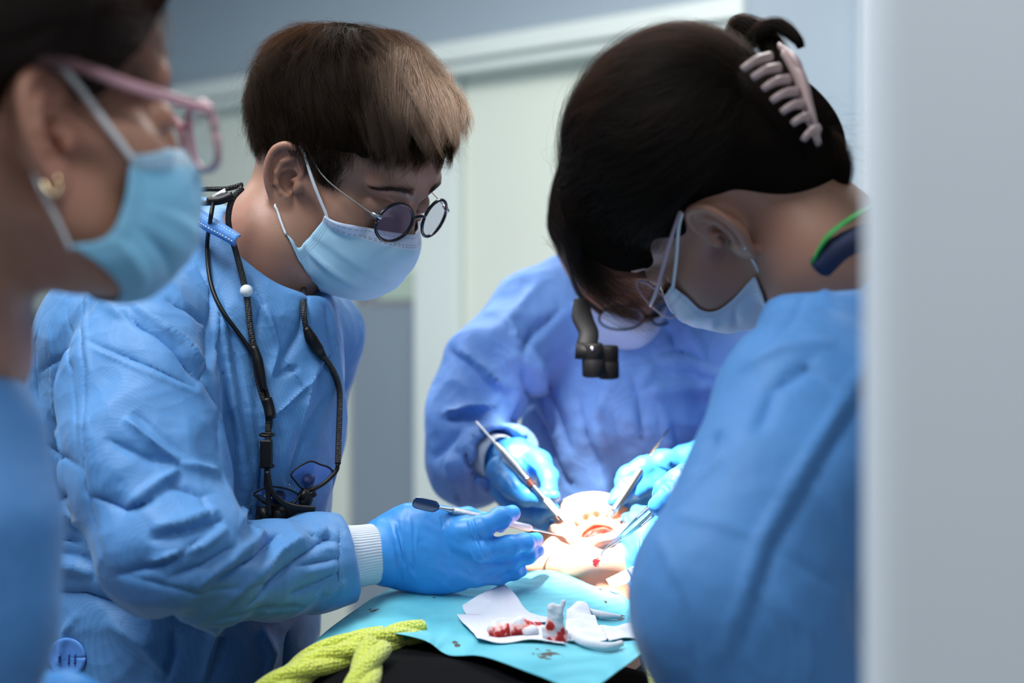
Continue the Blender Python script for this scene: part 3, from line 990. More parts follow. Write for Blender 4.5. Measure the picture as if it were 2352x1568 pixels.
    e0 = pose.W((.006, -.0735, .030)); e1 = pose.W((-.004, -.0735, -.030))
    tube('ear_loop', [pose.W((.0, -.077, .031)), pose.W((.010, -.0775, .026)), pose.W((.030, -.074, .006)), pose.W((.052, -.066, -.016)), pose.W((.056, -.064, -.020))], .0019, M['loop'], mo, 20, 8, flat=.6)
    cnr = pose.L(G[-1, 0]); lob = np.array([.0015, -.079, -.0345])
    lp = catmull([lob, lob*.5+cnr*.5+np.array([.0015, -.002, 0]), cnr+(cnr-lob)*.05], 18); lp[1:] = s_head.push(lp[1:], .0018, 8)
    tube('ear_loop', lp@pose.M+pose.o, .0019, M['loop'], mo, None, 8, flat=.6)
    # glasses
    gl = thing_child('glasses', root)
    lens_c = {}
    for sd_ in (-1, 1):
        c = np.array([.106, sd_*.0335, .006]); a = nrm([-.16, sd_*1.0, 0]); up = nrm([-.16, 0, .987]); up = nrm(up-a*np.dot(up, a))
        th_ = np.linspace(0, 2*math.pi, 40, endpoint=False)
        R_ = np.array([c+a*sd_*0+a*.0245*math.cos(t)+up*.0196*math.sin(t) for t in th_])
        C = np.vstack([R_, R_[:1]])@pose.M+pose.o
        T_, A_, B_ = frames(C, pose.D(np.cross(a, up)))
        tube('rim', C, .0017, M['black_gloss'], gl, None, 8)
        ring = np.vstack([[c+np.cross(a, up)*sd_*.0], R_])@pose.M+pose.o
        mk('lens', ring, [(0, i+1, (i+1) % 40+1) for i in range(40)], M['lens'], gl, flat=True)
        hp = c+a*.0255*1.0+up*.006
        tube('temple', [pose.W(hp+np.array([.001, 0, 0])), pose.W(hp+np.array([-.006, sd_*.003, 0])), pose.W((.04, sd_*.074, .018)), pose.W((.006, sd_*.077, .034)), pose.W((-.008, sd_*.0745, .030))], .0008, M['wire'], gl, 18, 6)
        tube('hinge', [pose.W(hp+np.array([.003, -sd_*.003, 0])), pose.W(hp+np.array([-.006, sd_*.0025, 0]))], .0022, M['metal'], gl, None, 8)
    tube('bridge', [pose.W((.109, -.0105, .011)), pose.W((.1125, 0, .015)), pose.W((.109, .0105, .011))], .0016, M['black_gloss'], gl, 9, 8)

    # gown ------------------------------------------------------------
    g = SDF(0.0024)
    g.pe(440, 880, 1.47, 345, 330, .135, k=.05)
    g.pe(410, 1200, 1.49, 325, 380, .14, k=.06)
    g.pe(390, 1560, 1.50, 320, 480, .15, k=.06)
    g.pch([(440, 572, 1.46, 108), (330, 735, 1.40, 150)], .05)
    g.pch([(420, 560, 1.50, 90), (500, 640, 1.46, 110), (600, 700, 1.43, 80)], .03)
    g.pch([(600, 690, 1.50, 105), (722, 770, 1.60, 90), (692, 1000, 1.62, 72), (655, 1200, 1.62, 62), (632, 1420, 1.60, 60), (620, 1600, 1.6, 70)], .045)
    g.pch([(620, 760, 1.43, 120), (600, 1000, 1.42, 120), (560, 1200, 1.45, 120)], .06)
    # near sleeve
    g.pch([(330, 770, 1.34, 150), (320, 900, 1.29, 165), (330, 1060, 1.26, 172), (385, 1240, 1.23, 165)], .02)
    g.pch([(410, 1275, 1.22, 158), (480, 1320, 1.245, 112), (620, 1312, 1.30, 102), (735, 1290, 1.355, 98), (790, 1283, 1.37, 98)], .02)
    cn = P(803, 1282, 1.378); nn_ = nrm([1, .22, .22])
    g.fn(lambda X, Y, Z: -((X-cn[0])*nn_[0]+(Y-cn[1])*nn_[1]+(Z-cn[2])*nn_[2]), cn-np.array([.03, .07, .06]), cn+np.array([.06, .05, .07]), .004, sub=True)
    g.pch([(250, 800, 1.40, 160), (210, 1050, 1.44, 150)], .04)
    # neck opening
    g.pch([(505, 605, 1.44, 88), (600, 700, 1.42, 60)], .03)
    g.cap(P(636, 556, 1.435), P(668, 430, 1.43), .0535, .068, .006, sub=True)
    g.cap(P(636, 556, 1.435), P(672, 590, 1.42), .0535, .048, .010, sub=True)
    # cuff opening
    g.cap(P(770, 1284, 1.37), P(860, 1272, 1.40), .036, .038, .006, sub=True)
    V, Q = g.mesh(lo=(-9, 0, .84))
    V, Q = largest(V, Q)
    FB = MANB_FOLDS
    folds(V, Q, FB, 1.35, 8.5, True)
    V = crumple(V, normals(V, Q), ((38, .011), (85, .0045)), 3)
    gown = mk('gown', V, Q, M['gown'], root)
    bv = bvh_of(V, Q)
    return root, pose, gown, bv

def thing_child(name, parent):
    o = bpy.data.objects.new(name, None); COL.objects.link(o)
    loc = Vector(parent.location) if parent.type == 'EMPTY' else Vector((0, 0, 0))
    o.parent = parent; o.location = (0, 0, 0); o.matrix_parent_inverse = Matrix.Translation(-loc)
    return o

MANB_FOLDS = [
    ([(281, 727), (402, 802), (463, 878)], 12, -15, .0), ([(377, 691), (475, 744)], 9, -8), ([(360, 767), (459, 882)], 9, -12),
    ([(300, 705), (420, 790), (478, 860)], 9, 9), ([(230, 700), (330, 760), (430, 850)], 13, 8),
    ([(197, 660), (190, 780), (193, 1000), (203, 1130), (252, 1330)], 5, -6), ([(206, 660), (200, 780), (203, 1000), (213, 1130)], 5, 4),
    ([(199, 783), (329, 840), (459, 898)], 4, -5), ([(205, 795), (330, 852), (455, 908)], 5, 4),
    ([(452, 614), (482, 668), (476, 760), (463, 875), (497, 936), (500, 1050)], 7, -9), ([(470, 614), (492, 668), (490, 760), (482, 860)], 6, 6),
    ([(287, 960), (411, 1065)], 10, 13, .6), ([(240, 1005), (330, 1052), (400, 1068)], 10, -8), ([(287, 1170), (411, 1076)], 10, 13, -.5),
    ([(209, 1138), (290, 1170), (357, 1142)], 10, -12), ([(411, 1065), (500, 1085)], 8, 9), ([(368, 1103), (465, 1138), (485, 1192)], 8, -12),
    ([(341, 1239), (420, 1222), (481, 1203), (515, 1193)], 9, -18), ([(345, 1215), (440, 1195), (500, 1168)], 9, 10),
    ([(481, 1224), (388, 1293), (271, 1320)], 9, -12), ([(519, 1212), (465, 1252), (333, 1297)], 9, 12),
    ([(535, 1255), (465, 1300), (380, 1332)], 8, -12), ([(605, 1220), (543, 1264), (446, 1355)], 10, 12), ([(640, 1227), (582, 1282), (473, 1352)], 9, -12),
    ([(698, 1231), (636, 1272), (500, 1395)], 10, 11), ([(764, 1227), (682, 1282), (636, 1328), (558, 1398)], 8, -11),
    ([(264, 1317), (368, 1342), (446, 1363), (636, 1336)], 4, -5), ([(700, 1395), (600, 1400), (480, 1425)], 10, -7),
    ([(775, 1245), (700, 1230)], 5, -7), ([(778, 1282), (675, 1302)], 5, -7), ([(775, 1310), (717, 1348), (660, 1370)], 5, -8), ([(790, 1335), (740, 1360)], 6, 8),
    ([(775, 1262), (700, 1262)], 5, 5), ([(775, 1297), (700, 1318)], 5, 6), ([(745, 1215), (720, 1240)], 7, 8), ([(780, 1210), (770, 1380)], 6, -6),
    ([(494, 683), (536, 917), (555, 1010), (562, 1115), (540, 1224)], 9, 16, .7), ([(574, 783), (592, 900), (600, 1060), (590, 1200)], 10, -9),
    ([(627, 863), (690, 842)], 6, -7), ([(650, 813), (700, 890)], 6, 7), ([(600, 980), (660, 930), (760, 830)], 8, 7), ([(700, 680), (690, 760), (640, 850)], 9, -8),
    ([(690, 1000), (720, 860), (790, 760)], 8, 8), ([(650, 1150), (700, 1000), (760, 900)], 8, -7), ([(610, 700), (640, 800), (620, 880)], 10, 7),
    ([(560, 620), (600, 700), (580, 800)], 9, -6), ([(740, 700), (760, 800), (730, 900)], 9, -8),
    ([(96, 737), (80, 783), (84, 897), (100, 1000)], 6, -7), ([(92, 859), (172, 798)], 6, -6), ([(115, 720), (130, 900), (150, 1100)], 8, 6), ([(160, 700), (165, 900), (190, 1100)], 8, -5),
    ([(78, 1000), (150, 1050), (200, 1080)], 9, -9), ([(70, 1120), (130, 1150), (195, 1120)], 9, -10), ([(90, 1180), (150, 1175), (200, 1200)], 8, 9), ([(78, 1231), (194, 1247)], 7, -8),
    ([(80, 1290), (180, 1300), (250, 1340)], 12, 14, .6), ([(100, 1360), (190, 1362), (300, 1400), (420, 1440)], 14, -22), ([(240, 1420), (330, 1480), (400, 1568)], 14, 9), ([(190, 1400), (150, 1450), (130, 1568)], 12, 7),
    ([(496, 1440), (480, 1500), (462, 1568)], 10, 18, .8), ([(600, 1440), (620, 1500), (600, 1568)], 12, 8), ([(660, 1440), (660, 1568)], 9, -9), ([(400, 1440), (400, 1500), (380, 1568)], 12, -9)]
RB = man_b()
# ------------------------------------------------------------------ gloved hands
def knit_cuff(name, a, b, ra, rb, parent, flat=.85, up=None, ribs=64, flare=0):
    n = 26; C = np.array([a*(1-t)+b*t for t in np.linspace(0, 1, n)])
    T, A, B = frames(C, up)
    seg = ribs*4; th = np.linspace(0, 2*math.pi, seg, endpoint=False)
    rad = np.linspace(ra, rb, n)*(1+.015*np.sin(np.linspace(0, 9, n)))
    rm = 1+.016*np.cos(th*ribs)
    V = (C[:, None]+(rad[:, None]*rm[None])[..., None]*(np.cos(th)[None, :, None]*A[:, None]+flat*np.sin(th)[None, :, None]*B[:, None])).reshape(-1, 3)
    I = np.arange(n*seg).reshape(n, seg); J = np.roll(I, -1, 1)
    Q = np.stack([I[:-1], J[:-1], J[1:], I[1:]], -1).reshape(-1, 4)
    return mk(name, V, Q, M['cuff_white'], parent, solid=.0012)
def cuffmat():
    m, nt, b = new_mat('white_knit')
    vec = coord(nt)
    bump(nt, b, noise(nt, vec, 1500, 2), 0.4, 0.0006)
    setp(b, Base_Color=srgb(214, 220, 230), Roughness=.85); b.inputs['Sheen Weight'].default_value = .3
    return m
M['cuff_white'] = cuffmat()

def hand_mesh(name, s, mat, parent, specs=(), wrk=.0004, seed=2, sc=1.0):
    V, Q = largest(*s.mesh())
    if len(specs): folds(V, Q, specs, sc)
    N = normals(V, Q); V = V+N*(noise3(V, 260, seed, 2)*wrk)[:, None]
    return mk(name, V, Q, mat, parent)

rootB, poseB, gownB, bvB = RB
YN = np.array([0, 1.0, 0])
# young man's right hand
s = SDF(0.0013)
nB = nrm([.10, 1, .05])
s.pch([(893, 1266, 1.402, 66), (930, 1258, 1.405, 68)], .01, flat=(nB, .72))
s.pch([(935, 1257, 1.405, 68), (1000, 1262, 1.405, 76), (1050, 1266, 1.408, 74)], .02, flat=(nB, .42))
s.pch([(955, 1210, 1.415, 36), (1010, 1196, 1.435, 30)], .02)
s.pch([(1015, 1190, 1.437, 28), (1075, 1189, 1.452, 23), (1120, 1200, 1.458, 19), (1150, 1208, 1.458, 15)], .006)        # thumb, behind
s.pch([(1055, 1222, 1.392, 31), (1106, 1210, 1.388, 26), (1150, 1190, 1.402, 24), (1177, 1178, 1.415, 19)], .006)       # index
s.pch([(1060, 1245, 1.395, 34), (1110, 1262, 1.388, 28), (1170, 1255, 1.398, 25), (1205, 1247, 1.412, 22), (1231, 1238, 1.43, 17)], .004)
s.pch([(1050, 1275, 1.402, 32), (1108, 1296, 1.40, 26), (1168, 1290, 1.408, 22), (1212, 1276, 1.422, 19), (1236, 1265, 1.435, 15)], .004)
s.pch([(1030, 1300, 1.405, 32), (1092, 1323, 1.405, 23), (1145, 1324, 1.408, 19), (1180, 1316, 1.418, 16), (1199, 1311, 1.425, 13)], .004)
s.pch([(884, 1268, 1.399, 75), (900, 1265, 1.402, 68)], .004, flat=(nB, .80))
gloveB = hand_mesh('glove', s, M['glove'], rootB, [
    ([(905, 1200), (915, 1260), (930, 1335)], 7, 5, .5), ([(922, 1190), (925, 1250), (938, 1330)], 6, 4, -.5), ([(940, 1185), (945, 1240), (945, 1325)], 5, 3, .4),
    ([(960, 1200), (955, 1260), (965, 1320)], 5, 3, -.4), ([(905, 1215), (925, 1290), (950, 1330)], 5, 4, .5),
    ([(1076, 1190), (1090, 1235), (1112, 1285)], 5, 4, .6), ([(1090, 1190), (1102, 1225), (1118, 1262)], 4, 3, .4),
    ([(1075, 1255), (1090, 1285), (1110, 1292)], 4, 3, .4), ([(1120, 1255), (1135, 1275)], 4, 2.5), ([(1128, 1245), (1146, 1265)], 4, 2.5),
    ([(1070, 1305), (1085, 1318)], 4, 2.5), ([(1165, 1180), (1178, 1196)], 3, 2), ([(1215, 1228), (1226, 1248)], 3, 2.2), ([(1225, 1226), (1236, 1244)], 3, 2.2),
    ([(1010, 1185), (1020, 1200), (1015, 1215)], 4, -2.5)], .0005)
knit_cuff('knit_cuff', P(740, 1290, 1.362), P(892, 1266, 1.402), .0330, .0268, rootB, .76, (0, 0, 1))

def dist_inst(name, label, pts, rad, mats, cat='dental instrument', flatten=None):
    pass
# ------------------------------------------------------------------ dentist facing us behind the patient
def man_c():
    root = thing('person', 'dentist in blue gown with magnifying loupes, head bowed, facing us behind the patient', 'person', P(1450, 1500, 1.85)*np.array([1, 1, 0]))
    pose = Pose(P(1412, 572, 1.78), (.34, -.52, -.79), (1, .40, 0.06))
    s = head_sdf(0.003, ears=())
    s.chain([((-.025, 0, -.02), .056), (pose.L(P(1440, 640, 1.90)), .06)], .02)
    s_head = s; V, Q = largest(*s.mesh()); mk('body', V@pose.M+pose.o, Q, M['skin_d'], root)
    hs = SDF(0.003)
    hs.ell((-0.010, 0, .058), (.110, .092, .095), k=0.01)
    hs.ell((-0.05, 0, .0), (.052, .070, .06), k=0.02)
    hs.ell((.112, 0, .0), (.06, .1, .062), None, 0.006, sub=True)
    V, Q = largest(*hs.mesh()); hc = mk('hair', V@pose.M+pose.o, Q, M['scalp'], root)
    def reg(p): return (p[:, 2] > .0)
    def flow(p, t): return np.stack([np.full(len(p), .25), p[:, 1]*5, np.full(len(p), -.8)], 1)
    hair('hair_strands', pose, hc, M['hair_c'], reg, flow, lambda p: np.full(len(p), .045), lambda p, t: np.full(len(p), .014), 350, 16, 3, rad=6e-5, spread=.006)
    prof = [(.109, -.008), (.1195, -.022), (.1195, -.042), (.112, -.068), (.098, -.090), (.078, -.102), (.058, -.100)]
    edge = [(.052, .0645, -.016), (.049, .065, -.030), (.044, .0655, -.048), (.036, .066, -.062), (.022, .066, -.067), (.008, .0655, -.068), (-.004, .065, -.068)]
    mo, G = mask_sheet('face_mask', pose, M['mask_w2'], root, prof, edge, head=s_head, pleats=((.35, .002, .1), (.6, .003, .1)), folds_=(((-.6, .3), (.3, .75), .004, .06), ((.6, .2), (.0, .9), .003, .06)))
    for y in (-1, 1):
        tube('ear_loop', [pose.W((.0, y*.078, .031)), pose.W((.030, y*.073, .006)), pose.W((.06, y*.059, -.022))], .002, M['loop'], mo, 14, 8)
    # dark glasses with loupes
    gl = thing_child('loupe_glasses', root)
    for y in (-1, 1):
        c = np.array([.104, y*.034, -.002]); a = nrm([-.22, y, 0]); up = nrm(np.array([-.2, 0, .98])-a*np.dot([-.2, 0, .98], a))
        R_ = np.array([c+a*.029*math.cos(t)+up*.019*math.sin(t) for t in np.linspace(0, 2*math.pi, 29)])
        tube('rim', R_@pose.M+pose.o, .0014, M['black_gloss'], gl, None, 8)
        mk('lens', np.vstack([[c], R_[:-1]])@pose.M+pose.o, [(0, i+1, (i+1) % 28+1) for i in range(28)], M['lens_clear'], gl, flat=True)
        tube('temple', [pose.W(c+a*.029+up*.006), pose.W((.075, y*.083, .012)), pose.W((.04, y*.086, .020)), pose.W((-.005, y*.084, .032))], .0035, M['black_gloss'], gl, 16, 8, flat=.6)
    tube('bridge', [pose.W((.112, -.010, .006)), pose.W((.116, 0, .010)), pose.W((.112, .010, .006))], .003, M['matte_black'], gl, 9, 8)
    # flip arm and two magnifier barrels
    d = 1.60
    ax = nrm([.02, .10, -1])
    arm = catmull([P(1335, 690, 1.66), P(1338, 730, 1.63), P(1352, 765, 1.61), P(1345, 800, 1.60)], 16)
    V, Q = tube_geo(arm, np.interp(np.linspace(0, 1, 16), [0, .4, .8, 1], [.009, .0125, .0105, .0125]), 16, (0, 1, 0), 1.0)
    tube('flip_arm', arm, np.interp(np.linspace(0, 1, 16), [0, .4, .8, 1], [.009, .0125, .0115, .0115]), M['matte_black'], gl, None, 14, (1, 0, 0), .45)
    tube('hinge', [P(1322, 806, 1.60), P(1371, 810, 1.60)], .0088, M['matte_black'], gl, None, 20)
    tube('screw', [P(1360, 800, 1.588), P(1360, 800, 1.592)], .0022, M['metal'], gl, None, 12)
    for px, py, dd in ((1361, 806, 1.60), (1397, 812, 1.635)):
        a = P(px, py-18, dd); L_ = .036
        C = np.array([a, a+ax*.002, a+ax*.016, a+ax*.017, a+ax*.0185, a+ax*L_, a+ax*(L_+.0015)])
        b_ = tube('magnifier_barrel', C, np.array([.0105, .0118, .0118, .0112, .0122, .0122, .0112]), M['matte_black'], gl, None, 28)
        tube('front_lens', [a+ax*(L_+.0012), a+ax*(L_+.002)], .0095, M['matte_black'], b_, None, 24)
    # gown
    g = SDF(0.005)
    g.pe(1450, 930, 1.86, 245, 330, .11, k=.05)
    g.pe(1440, 1250, 1.90, 190, 330, .12, k=.06)
    g.pch([(1290, 690, 1.83, 100), (1410, 700, 1.84, 110), (1560, 710, 1.85, 120), (1700, 790, 1.80, 120)], .05)
    g.pch([(1215, 745, 1.80, 105), (1130, 850, 1.76, 92), (1078, 950, 1.74, 86), (1078, 1050, 1.73, 86)], .035)
    g.pch([(1090, 1065, 1.73, 84), (1130, 1050, 1.69, 76), (1150, 1048, 1.68, 70)], .03)
    g.pch([(1750, 850, 1.78, 110), (1800, 1000, 1.74, 90), (1680, 1080, 1.70, 70)], .03)
    g.cap(P(1128, 1046, 1.68), P(1230, 1060, 1.61), .031, .040, .006, sub=True)
    V, Q = largest(*g.mesh(lo=(-9, 0, .80)))
    folds(V, Q, MANC_FOLDS, 1.5, 9, True)
    V = crumple(V, normals(V, Q), ((30, .014), (62, .008)), 5)
    mk('gown', V, Q, M['gown_back'], root)
    tr = SDF(.008); tr.pe(1330, 1330, 1.93, 150, 190, .1); tr.pe(1450, 1400, 1.93, 200, 250, .1)
    V, Q = tr.mesh(); mk('trousers', V, Q, M['navy'], root)
    # right hand (towards the left of the picture)
    s = SDF(.0017)
    s.pch([(1150, 1055, 1.672, 50), (1180, 1078, 1.66, 50)], .02)
    s.pch([(1160, 1090, 1.665, 42), (1175, 1135, 1.65, 38)], .02)
    s.pch([(1190, 1040, 1.662, 36), (1240, 1062, 1.64, 25), (1261, 1095, 1.612, 20), (1262, 1128, 1.592, 16), (1257, 1150, 1.575, 13)], .009)
    s.pch([(1152, 1080, 1.632, 36), (1180, 1116, 1.602, 29), (1210, 1138, 1.585, 23), (1245, 1143, 1.572, 18), (1274, 1139, 1.562, 14)], .007)
    s.pch([(1165, 1125, 1.64, 38), (1190, 1165, 1.62, 26), (1240, 1182, 1.595, 19), (1272, 1170, 1.58, 14)], .006)
    s.pch([(1175, 1140, 1.66, 34), (1210, 1188, 1.63, 22), (1255, 1207, 1.60, 17), (1288, 1212, 1.58, 13)], .006)
    hand_mesh('glove', s, M['glove2'], root, [([(1190, 1060), (1215, 1090)], 5, 3), ([(1200, 1050), (1235, 1080)], 5, 3), ([(1165, 1090), (1180, 1120), (1190, 1130)], 5, -3), ([(1150, 1030), (1140, 1080), (1150, 1130)], 6, 4)], .0005)
    knit_cuff('knit_cuff', P(1098, 1044, 1.695), P(1152, 1056, 1.662), .0300, .0275, root, .95, (0, 0, 1), 50)
    # left hand
    s = SDF(.0017)
    s.pch([(1640, 1060, 1.66, 60), (1580, 1075, 1.63, 55)], .02)
    s.pch([(1575, 1065, 1.62, 34), (1520, 1062, 1.60, 27), (1475, 1076, 1.59, 24), (1440, 1093, 1.585, 19), (1425, 1108, 1.58, 13)], .01)
    s.pch([(1570, 1090, 1.62, 32), (1510, 1104, 1.595, 26), (1455, 1124, 1.58, 24), (1422, 1140, 1.57, 17), (1406, 1152, 1.565, 12)], .008)
    s.pch([(1570, 1110, 1.63, 30), (1500, 1140, 1.61, 23), (1450, 1160, 1.595, 20), (1420, 1178, 1.585, 14)], .008)
    s.pch([(1570, 1120, 1.65, 30), (1510, 1165, 1.63, 20), (1465, 1185, 1.61, 16)], .008)
    hand_mesh('glove', s, M['glove2'], root, [([(1500, 1060), (1540, 1080)], 5, 3), ([(1455, 1130), (1470, 1145)], 4, 3), ([(1430, 1100), (1445, 1110)], 4, 3), ([(1540, 1060), (1555, 1090)], 5, -3)], .0007)
    return root, pose
M['navy'] = plain('navy_cloth', (0.012, 0.02, 0.06, 1), .8)
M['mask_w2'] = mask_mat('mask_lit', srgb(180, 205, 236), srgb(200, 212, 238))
MANC_FOLDS = [([(1215, 786), (1235, 872), (1278, 972), (1325, 1104)], 9, 13), ([(1189, 826), (1212, 899), (1258, 1005), (1318, 1111)], 8, -15), ([(1235, 846), (1278, 932), (1318, 1038)], 8, -9),
    ([(1036, 806), (1093, 852), (1146, 912)], 10, -14), ([(1050, 800), (1110, 845), (1165, 900)], 9, 9), ([(1000, 972), (1060, 955), (1146, 960), (1199, 968)], 8, -15), ([(1010, 950), (1080, 935), (1146, 930)], 9, 12),
    ([(993, 1055), (1060, 985)], 9, -9), ([(1050, 1031), (1086, 1088), (1093, 1144)], 8, -12), ([(1065, 1020), (1102, 1075), (1120, 1130)], 8, 9), ([(1030, 1040), (1050, 1100), (1060, 1150)], 8, 7),
    ([(1444, 852), (1467, 905), (1471, 1038)], 6, -6), ([(1441, 932), (1457, 988), (1467, 1055)], 7, 7), ([(1464, 912), (1524, 895), (1666, 875)], 5, 8), ([(1504, 829), (1590, 829), (1680, 869)], 6, 10, .5),
    ([(1504, 829), (1467, 899)], 6, 7), ([(1567, 730), (1610, 799), (1627, 846)], 6, 8), ([(1530, 746), (1554, 812)], 6, -7), ([(1400, 860), (1370, 960), (1390, 1080)], 10, 7), ([(1330, 900), (1350, 1000), (1390, 1120)], 9, -8), ([(1520, 930), (1540, 1060), (1500, 1130)], 9, 7),
    ([(1250, 640), (1180, 720), (1120, 800)], 10, 8), ([(1300, 700), (1230, 760), (1190, 820)], 10, -8), ([(1170, 740), (1190, 800)], 8, 7)]
RC = man_c()
# ------------------------------------------------------------------ assistant on the right, head bowed, seen from her left
def woman_d():
    root = thing('person', 'assistant with dark hair in a claw clip, bowed over the patient, blue gown', 'person', P(1850, 1500, 1.15)*np.array([1, 1, 0]))
    pose = Pose((0, 0, 0), (-.45, .53, -.70), (-.184, -.825, -.506))
    pose.o = P(1640, 528, 1.16)-pose.D((0, .078, 0))
    s = head_sdf(0.0017, fem=1, ears=())
    for y in (-1, 1): s.chain([((.050, y*.044, -.022), .021), ((.064, y*.042, -.034), .020), ((.040, y*.044, -.050), .020)], .015)
    s.chain([((-.03, 0, -.02), .050), (pose.L(P(1900, 590, 1.19)), .054), (pose.L(P(1980, 760, 1.2)), .06)], .02)
    for e_ in (1,): add_ear(s, e_, 1.0, 25)
    s_head = s; V, Q = largest(*s.mesh()); mk('body', V@pose.M+pose.o, Q, M['skin_d'], root)
    hs = SDF(0.003)
    hs.ell((-0.011, 0, .059), (.098, .084, .086), k=0.01)
    hs.ell((.036, 0, .074), (.066, .072, .052), k=0.02)
    hs.ell((-0.064, 0, .012), (.052, .070, .060), k=0.02)
    hs.ell((.066, -.01, .052), (.040, .078, .045), k=0.02)
    hs.ell((-0.066, 0, -.030), (.040, .060, .045), k=0.03)
    hs.ell((.060, 0, -.055), (.075, .14, .058), None, 0.01, sub=True)
    hs.ell((-.002, .088, -.006), (.029, .034, .036), None, 0.006, sub=True)
    V, Q = largest(*hs.mesh()); hc = mk('hair', V@pose.M+pose.o, Q, M['scalp'], root)
    cp = np.array([-.115, .03, .035])
    def reg(p): return ((p[:, 2] > .012) | (p[:, 0] < -.03)) & ~((np.hypot(p[:, 0], p[:, 2]) < .034) & (np.abs(p[:, 1]) > .06))
    def flow(p, t):
        d = cp-p; return d/np.linalg.norm(d, axis=1, keepdims=True)
    SK = (np.array([-.010, 0, .057]), np.array([.096, .082, .084]))
    hair('hair_strands', pose, hc, M['hair_d'], reg, flow, lambda p: np.clip(np.linalg.norm(p-cp, axis=1)*.8, .02, .12), lambda p, t: .004+.006*math.sin(t*3)+0*p[:, 0], 900, 16, 3, rad=6.5e-5, spread=.006, clump=.4, sk=SK, avoid=lambda q: (np.hypot(q[:, 0]+.006, q[:, 2]) < .036) & (q[:, 1] > .05))
    # loose fringe hanging over the brow
    r = np.random.default_rng(4); K = []
    for i in range(1500):
        y = r.uniform(-.02, .07); c = r.integers(0, 9); yc = -.01+c*.009
        p0 = np.array([.078+r.normal()*.008, y, .10+r.normal()*.008]); Lh = r.uniform(.07, .12)
        tgt = np.array([.118+r.normal()*.006, yc+r.normal()*.004+(.01 if yc > .03 else 0), .10-Lh])
        m = np.array([.112+r.normal()*.004, (y+yc)/2, .07])
        K.append(catmull([p0, m, (m+tgt)/2+np.array([.008, 0, 0]), tgt], 9))
    strands('fringe', np.array(K)@pose.M+pose.o, 6.5e-5, M['hair_d'], hc)
    K = []
    for i in range(260):      # wisps on the nape
        a = np.array([r.uniform(-.10, -.03), r.uniform(-.03, .06), r.uniform(-.05, .0)]); q = a+np.array([r.uniform(-.03, .0), r.uniform(-.01, .02), r.uniform(-.05, -.02)])
        K.append(catmull([a, (a+q)/2+r.normal(size=3)*.006, q], 7))
    strands('nape_wisps', np.array(K)@pose.M+pose.o, 6e-5, M['hair_d'], hc)
    # twisted knot above the clip
    def wl(px, py, d): return P(px, py, d)
    for pts, rad in (([(1700, 130, 1.20), (1740, 75, 1.19), (1790, 60, 1.18), (1830, 90, 1.17), (1840, 110, 1.17)], .0075),
                     ([(1560, 105, 1.19), (1620, 95, 1.17), (1680, 125, 1.16), (1730, 170, 1.15), (1790, 235, 1.14), (1830, 300, 1.14)], .0125),
                     ([(1680, 95, 1.21), (1700, 60, 1.21), (1760, 90, 1.20), (1790, 150, 1.19), (1800, 210, 1.18)], .012),
                     ([(1650, 170, 1.17), (1740, 200, 1.14), (1820, 290, 1.13), (1860, 350, 1.14)], .020),
                     ([(1880, 300, 1.16), (1915, 350, 1.16), (1925, 410, 1.17), (1900, 450, 1.17)], .013)):
        C = catmull([wl(*p) for p in pts], 24); R_ = rad*np.sin(np.linspace(.35, 2.9, 24))**.6
        T, A, B = frames(C)
        n_ = int(rad*26000); K = []
        tube('hair_knot', C, R_*.82, M['scalp'], hc, None, 14)
        for i in range(n_):
            a0 = r.uniform(0, 6.28); tw = r.uniform(1.5, 2.5); q = np.linspace(0, 1, 24)*tw+a0; rr = r.uniform(.8, 1.08)
            K.append(C+(R_*rr)[:, None]*(np.cos(q)[:, None]*A+np.sin(q)[:, None]*B)+r.normal(size=3)*.0006)
        strands('knot_strands', np.array(K), 6e-5, M['hair_d'], hc)
    # claw clip: curved spine with long teeth
    cl = thing_child('claw_clip', root)
    sp = catmull([P(1800, 120, 1.125), P(1838, 180, 1.115), P(1855, 245, 1.11), P(1868, 290, 1.105), P(1880, 330, 1.10)], 20)
    tube('clip_spine', sp, np.interp(np.linspace(0, 1, 20), [0, .3, .7, 1], [.006, .011, .010, .005]), M['clip'], cl, None, 14, (0, -1, 0), .45)
    st = catmull([P(1815, 150, 1.12), P(1850, 235, 1.108), P(1872, 300, 1.10)], 9)
    ends = [(1705, 160), (1728, 180), (1752, 205), (1772, 232), (1795, 258), (1820, 285), (1845, 322)]
    sts = [(1770, 130), (1790, 155), (1812, 182), (1832, 210), (1850, 238), (1866, 268), (1880, 296)]
    for (ax_, ay), (bx, by) in zip(sts, ends):
        tube('clip_tooth', [P(ax_, ay, 1.107), P((ax_+bx)/2-2, (ay+by)/2-6, 1.084), P(bx, by, 1.085)], [.0042, .0038, .0026], M['clip'], cl, 10, 10, flat=.6)
    tube('clip_wing', [P(1790, 105, 1.13), P(1830, 150, 1.115), P(1852, 215, 1.115)], [.004, .010, .004], M['clip'], cl, 14, 12, (0, -1, 0), .4)
    # mask
    prof = [(.109, -.008), (.1195, -.022), (.1195, -.042), (.112, -.068), (.098, -.090), (.078, -.102), (.058, -.100)]
    edge = [(.070, .066, .0), (.072, .066, -.018), (.076, .063, -.034), (.070, .062, -.044), (.052, .063, -.050), (.030, .066, -.052), (.018, .068, -.056), (.024, .067, -.072)]
    mo, G = mask_sheet('face_mask', pose, M['mask_w'], root, prof, edge, head=s_head, pleats=((.3, .002, .1), (.55, .0025, .1)), folds_=(((.95, .4), (.5, .45), .004, .06), ((.95, .6), (.5, .62), -.004, .05), ((.98, .3), (.4, .2), .003, .05)))
    tube('ear_loop', [pose.W((.0, .080, .030)), pose.W((.012, .0805, .026)), pose.W((.040, .074, .012)), pose.W((.070, .067, -.002))], .0019, M['loop'], mo, 20, 8, flat=.6)
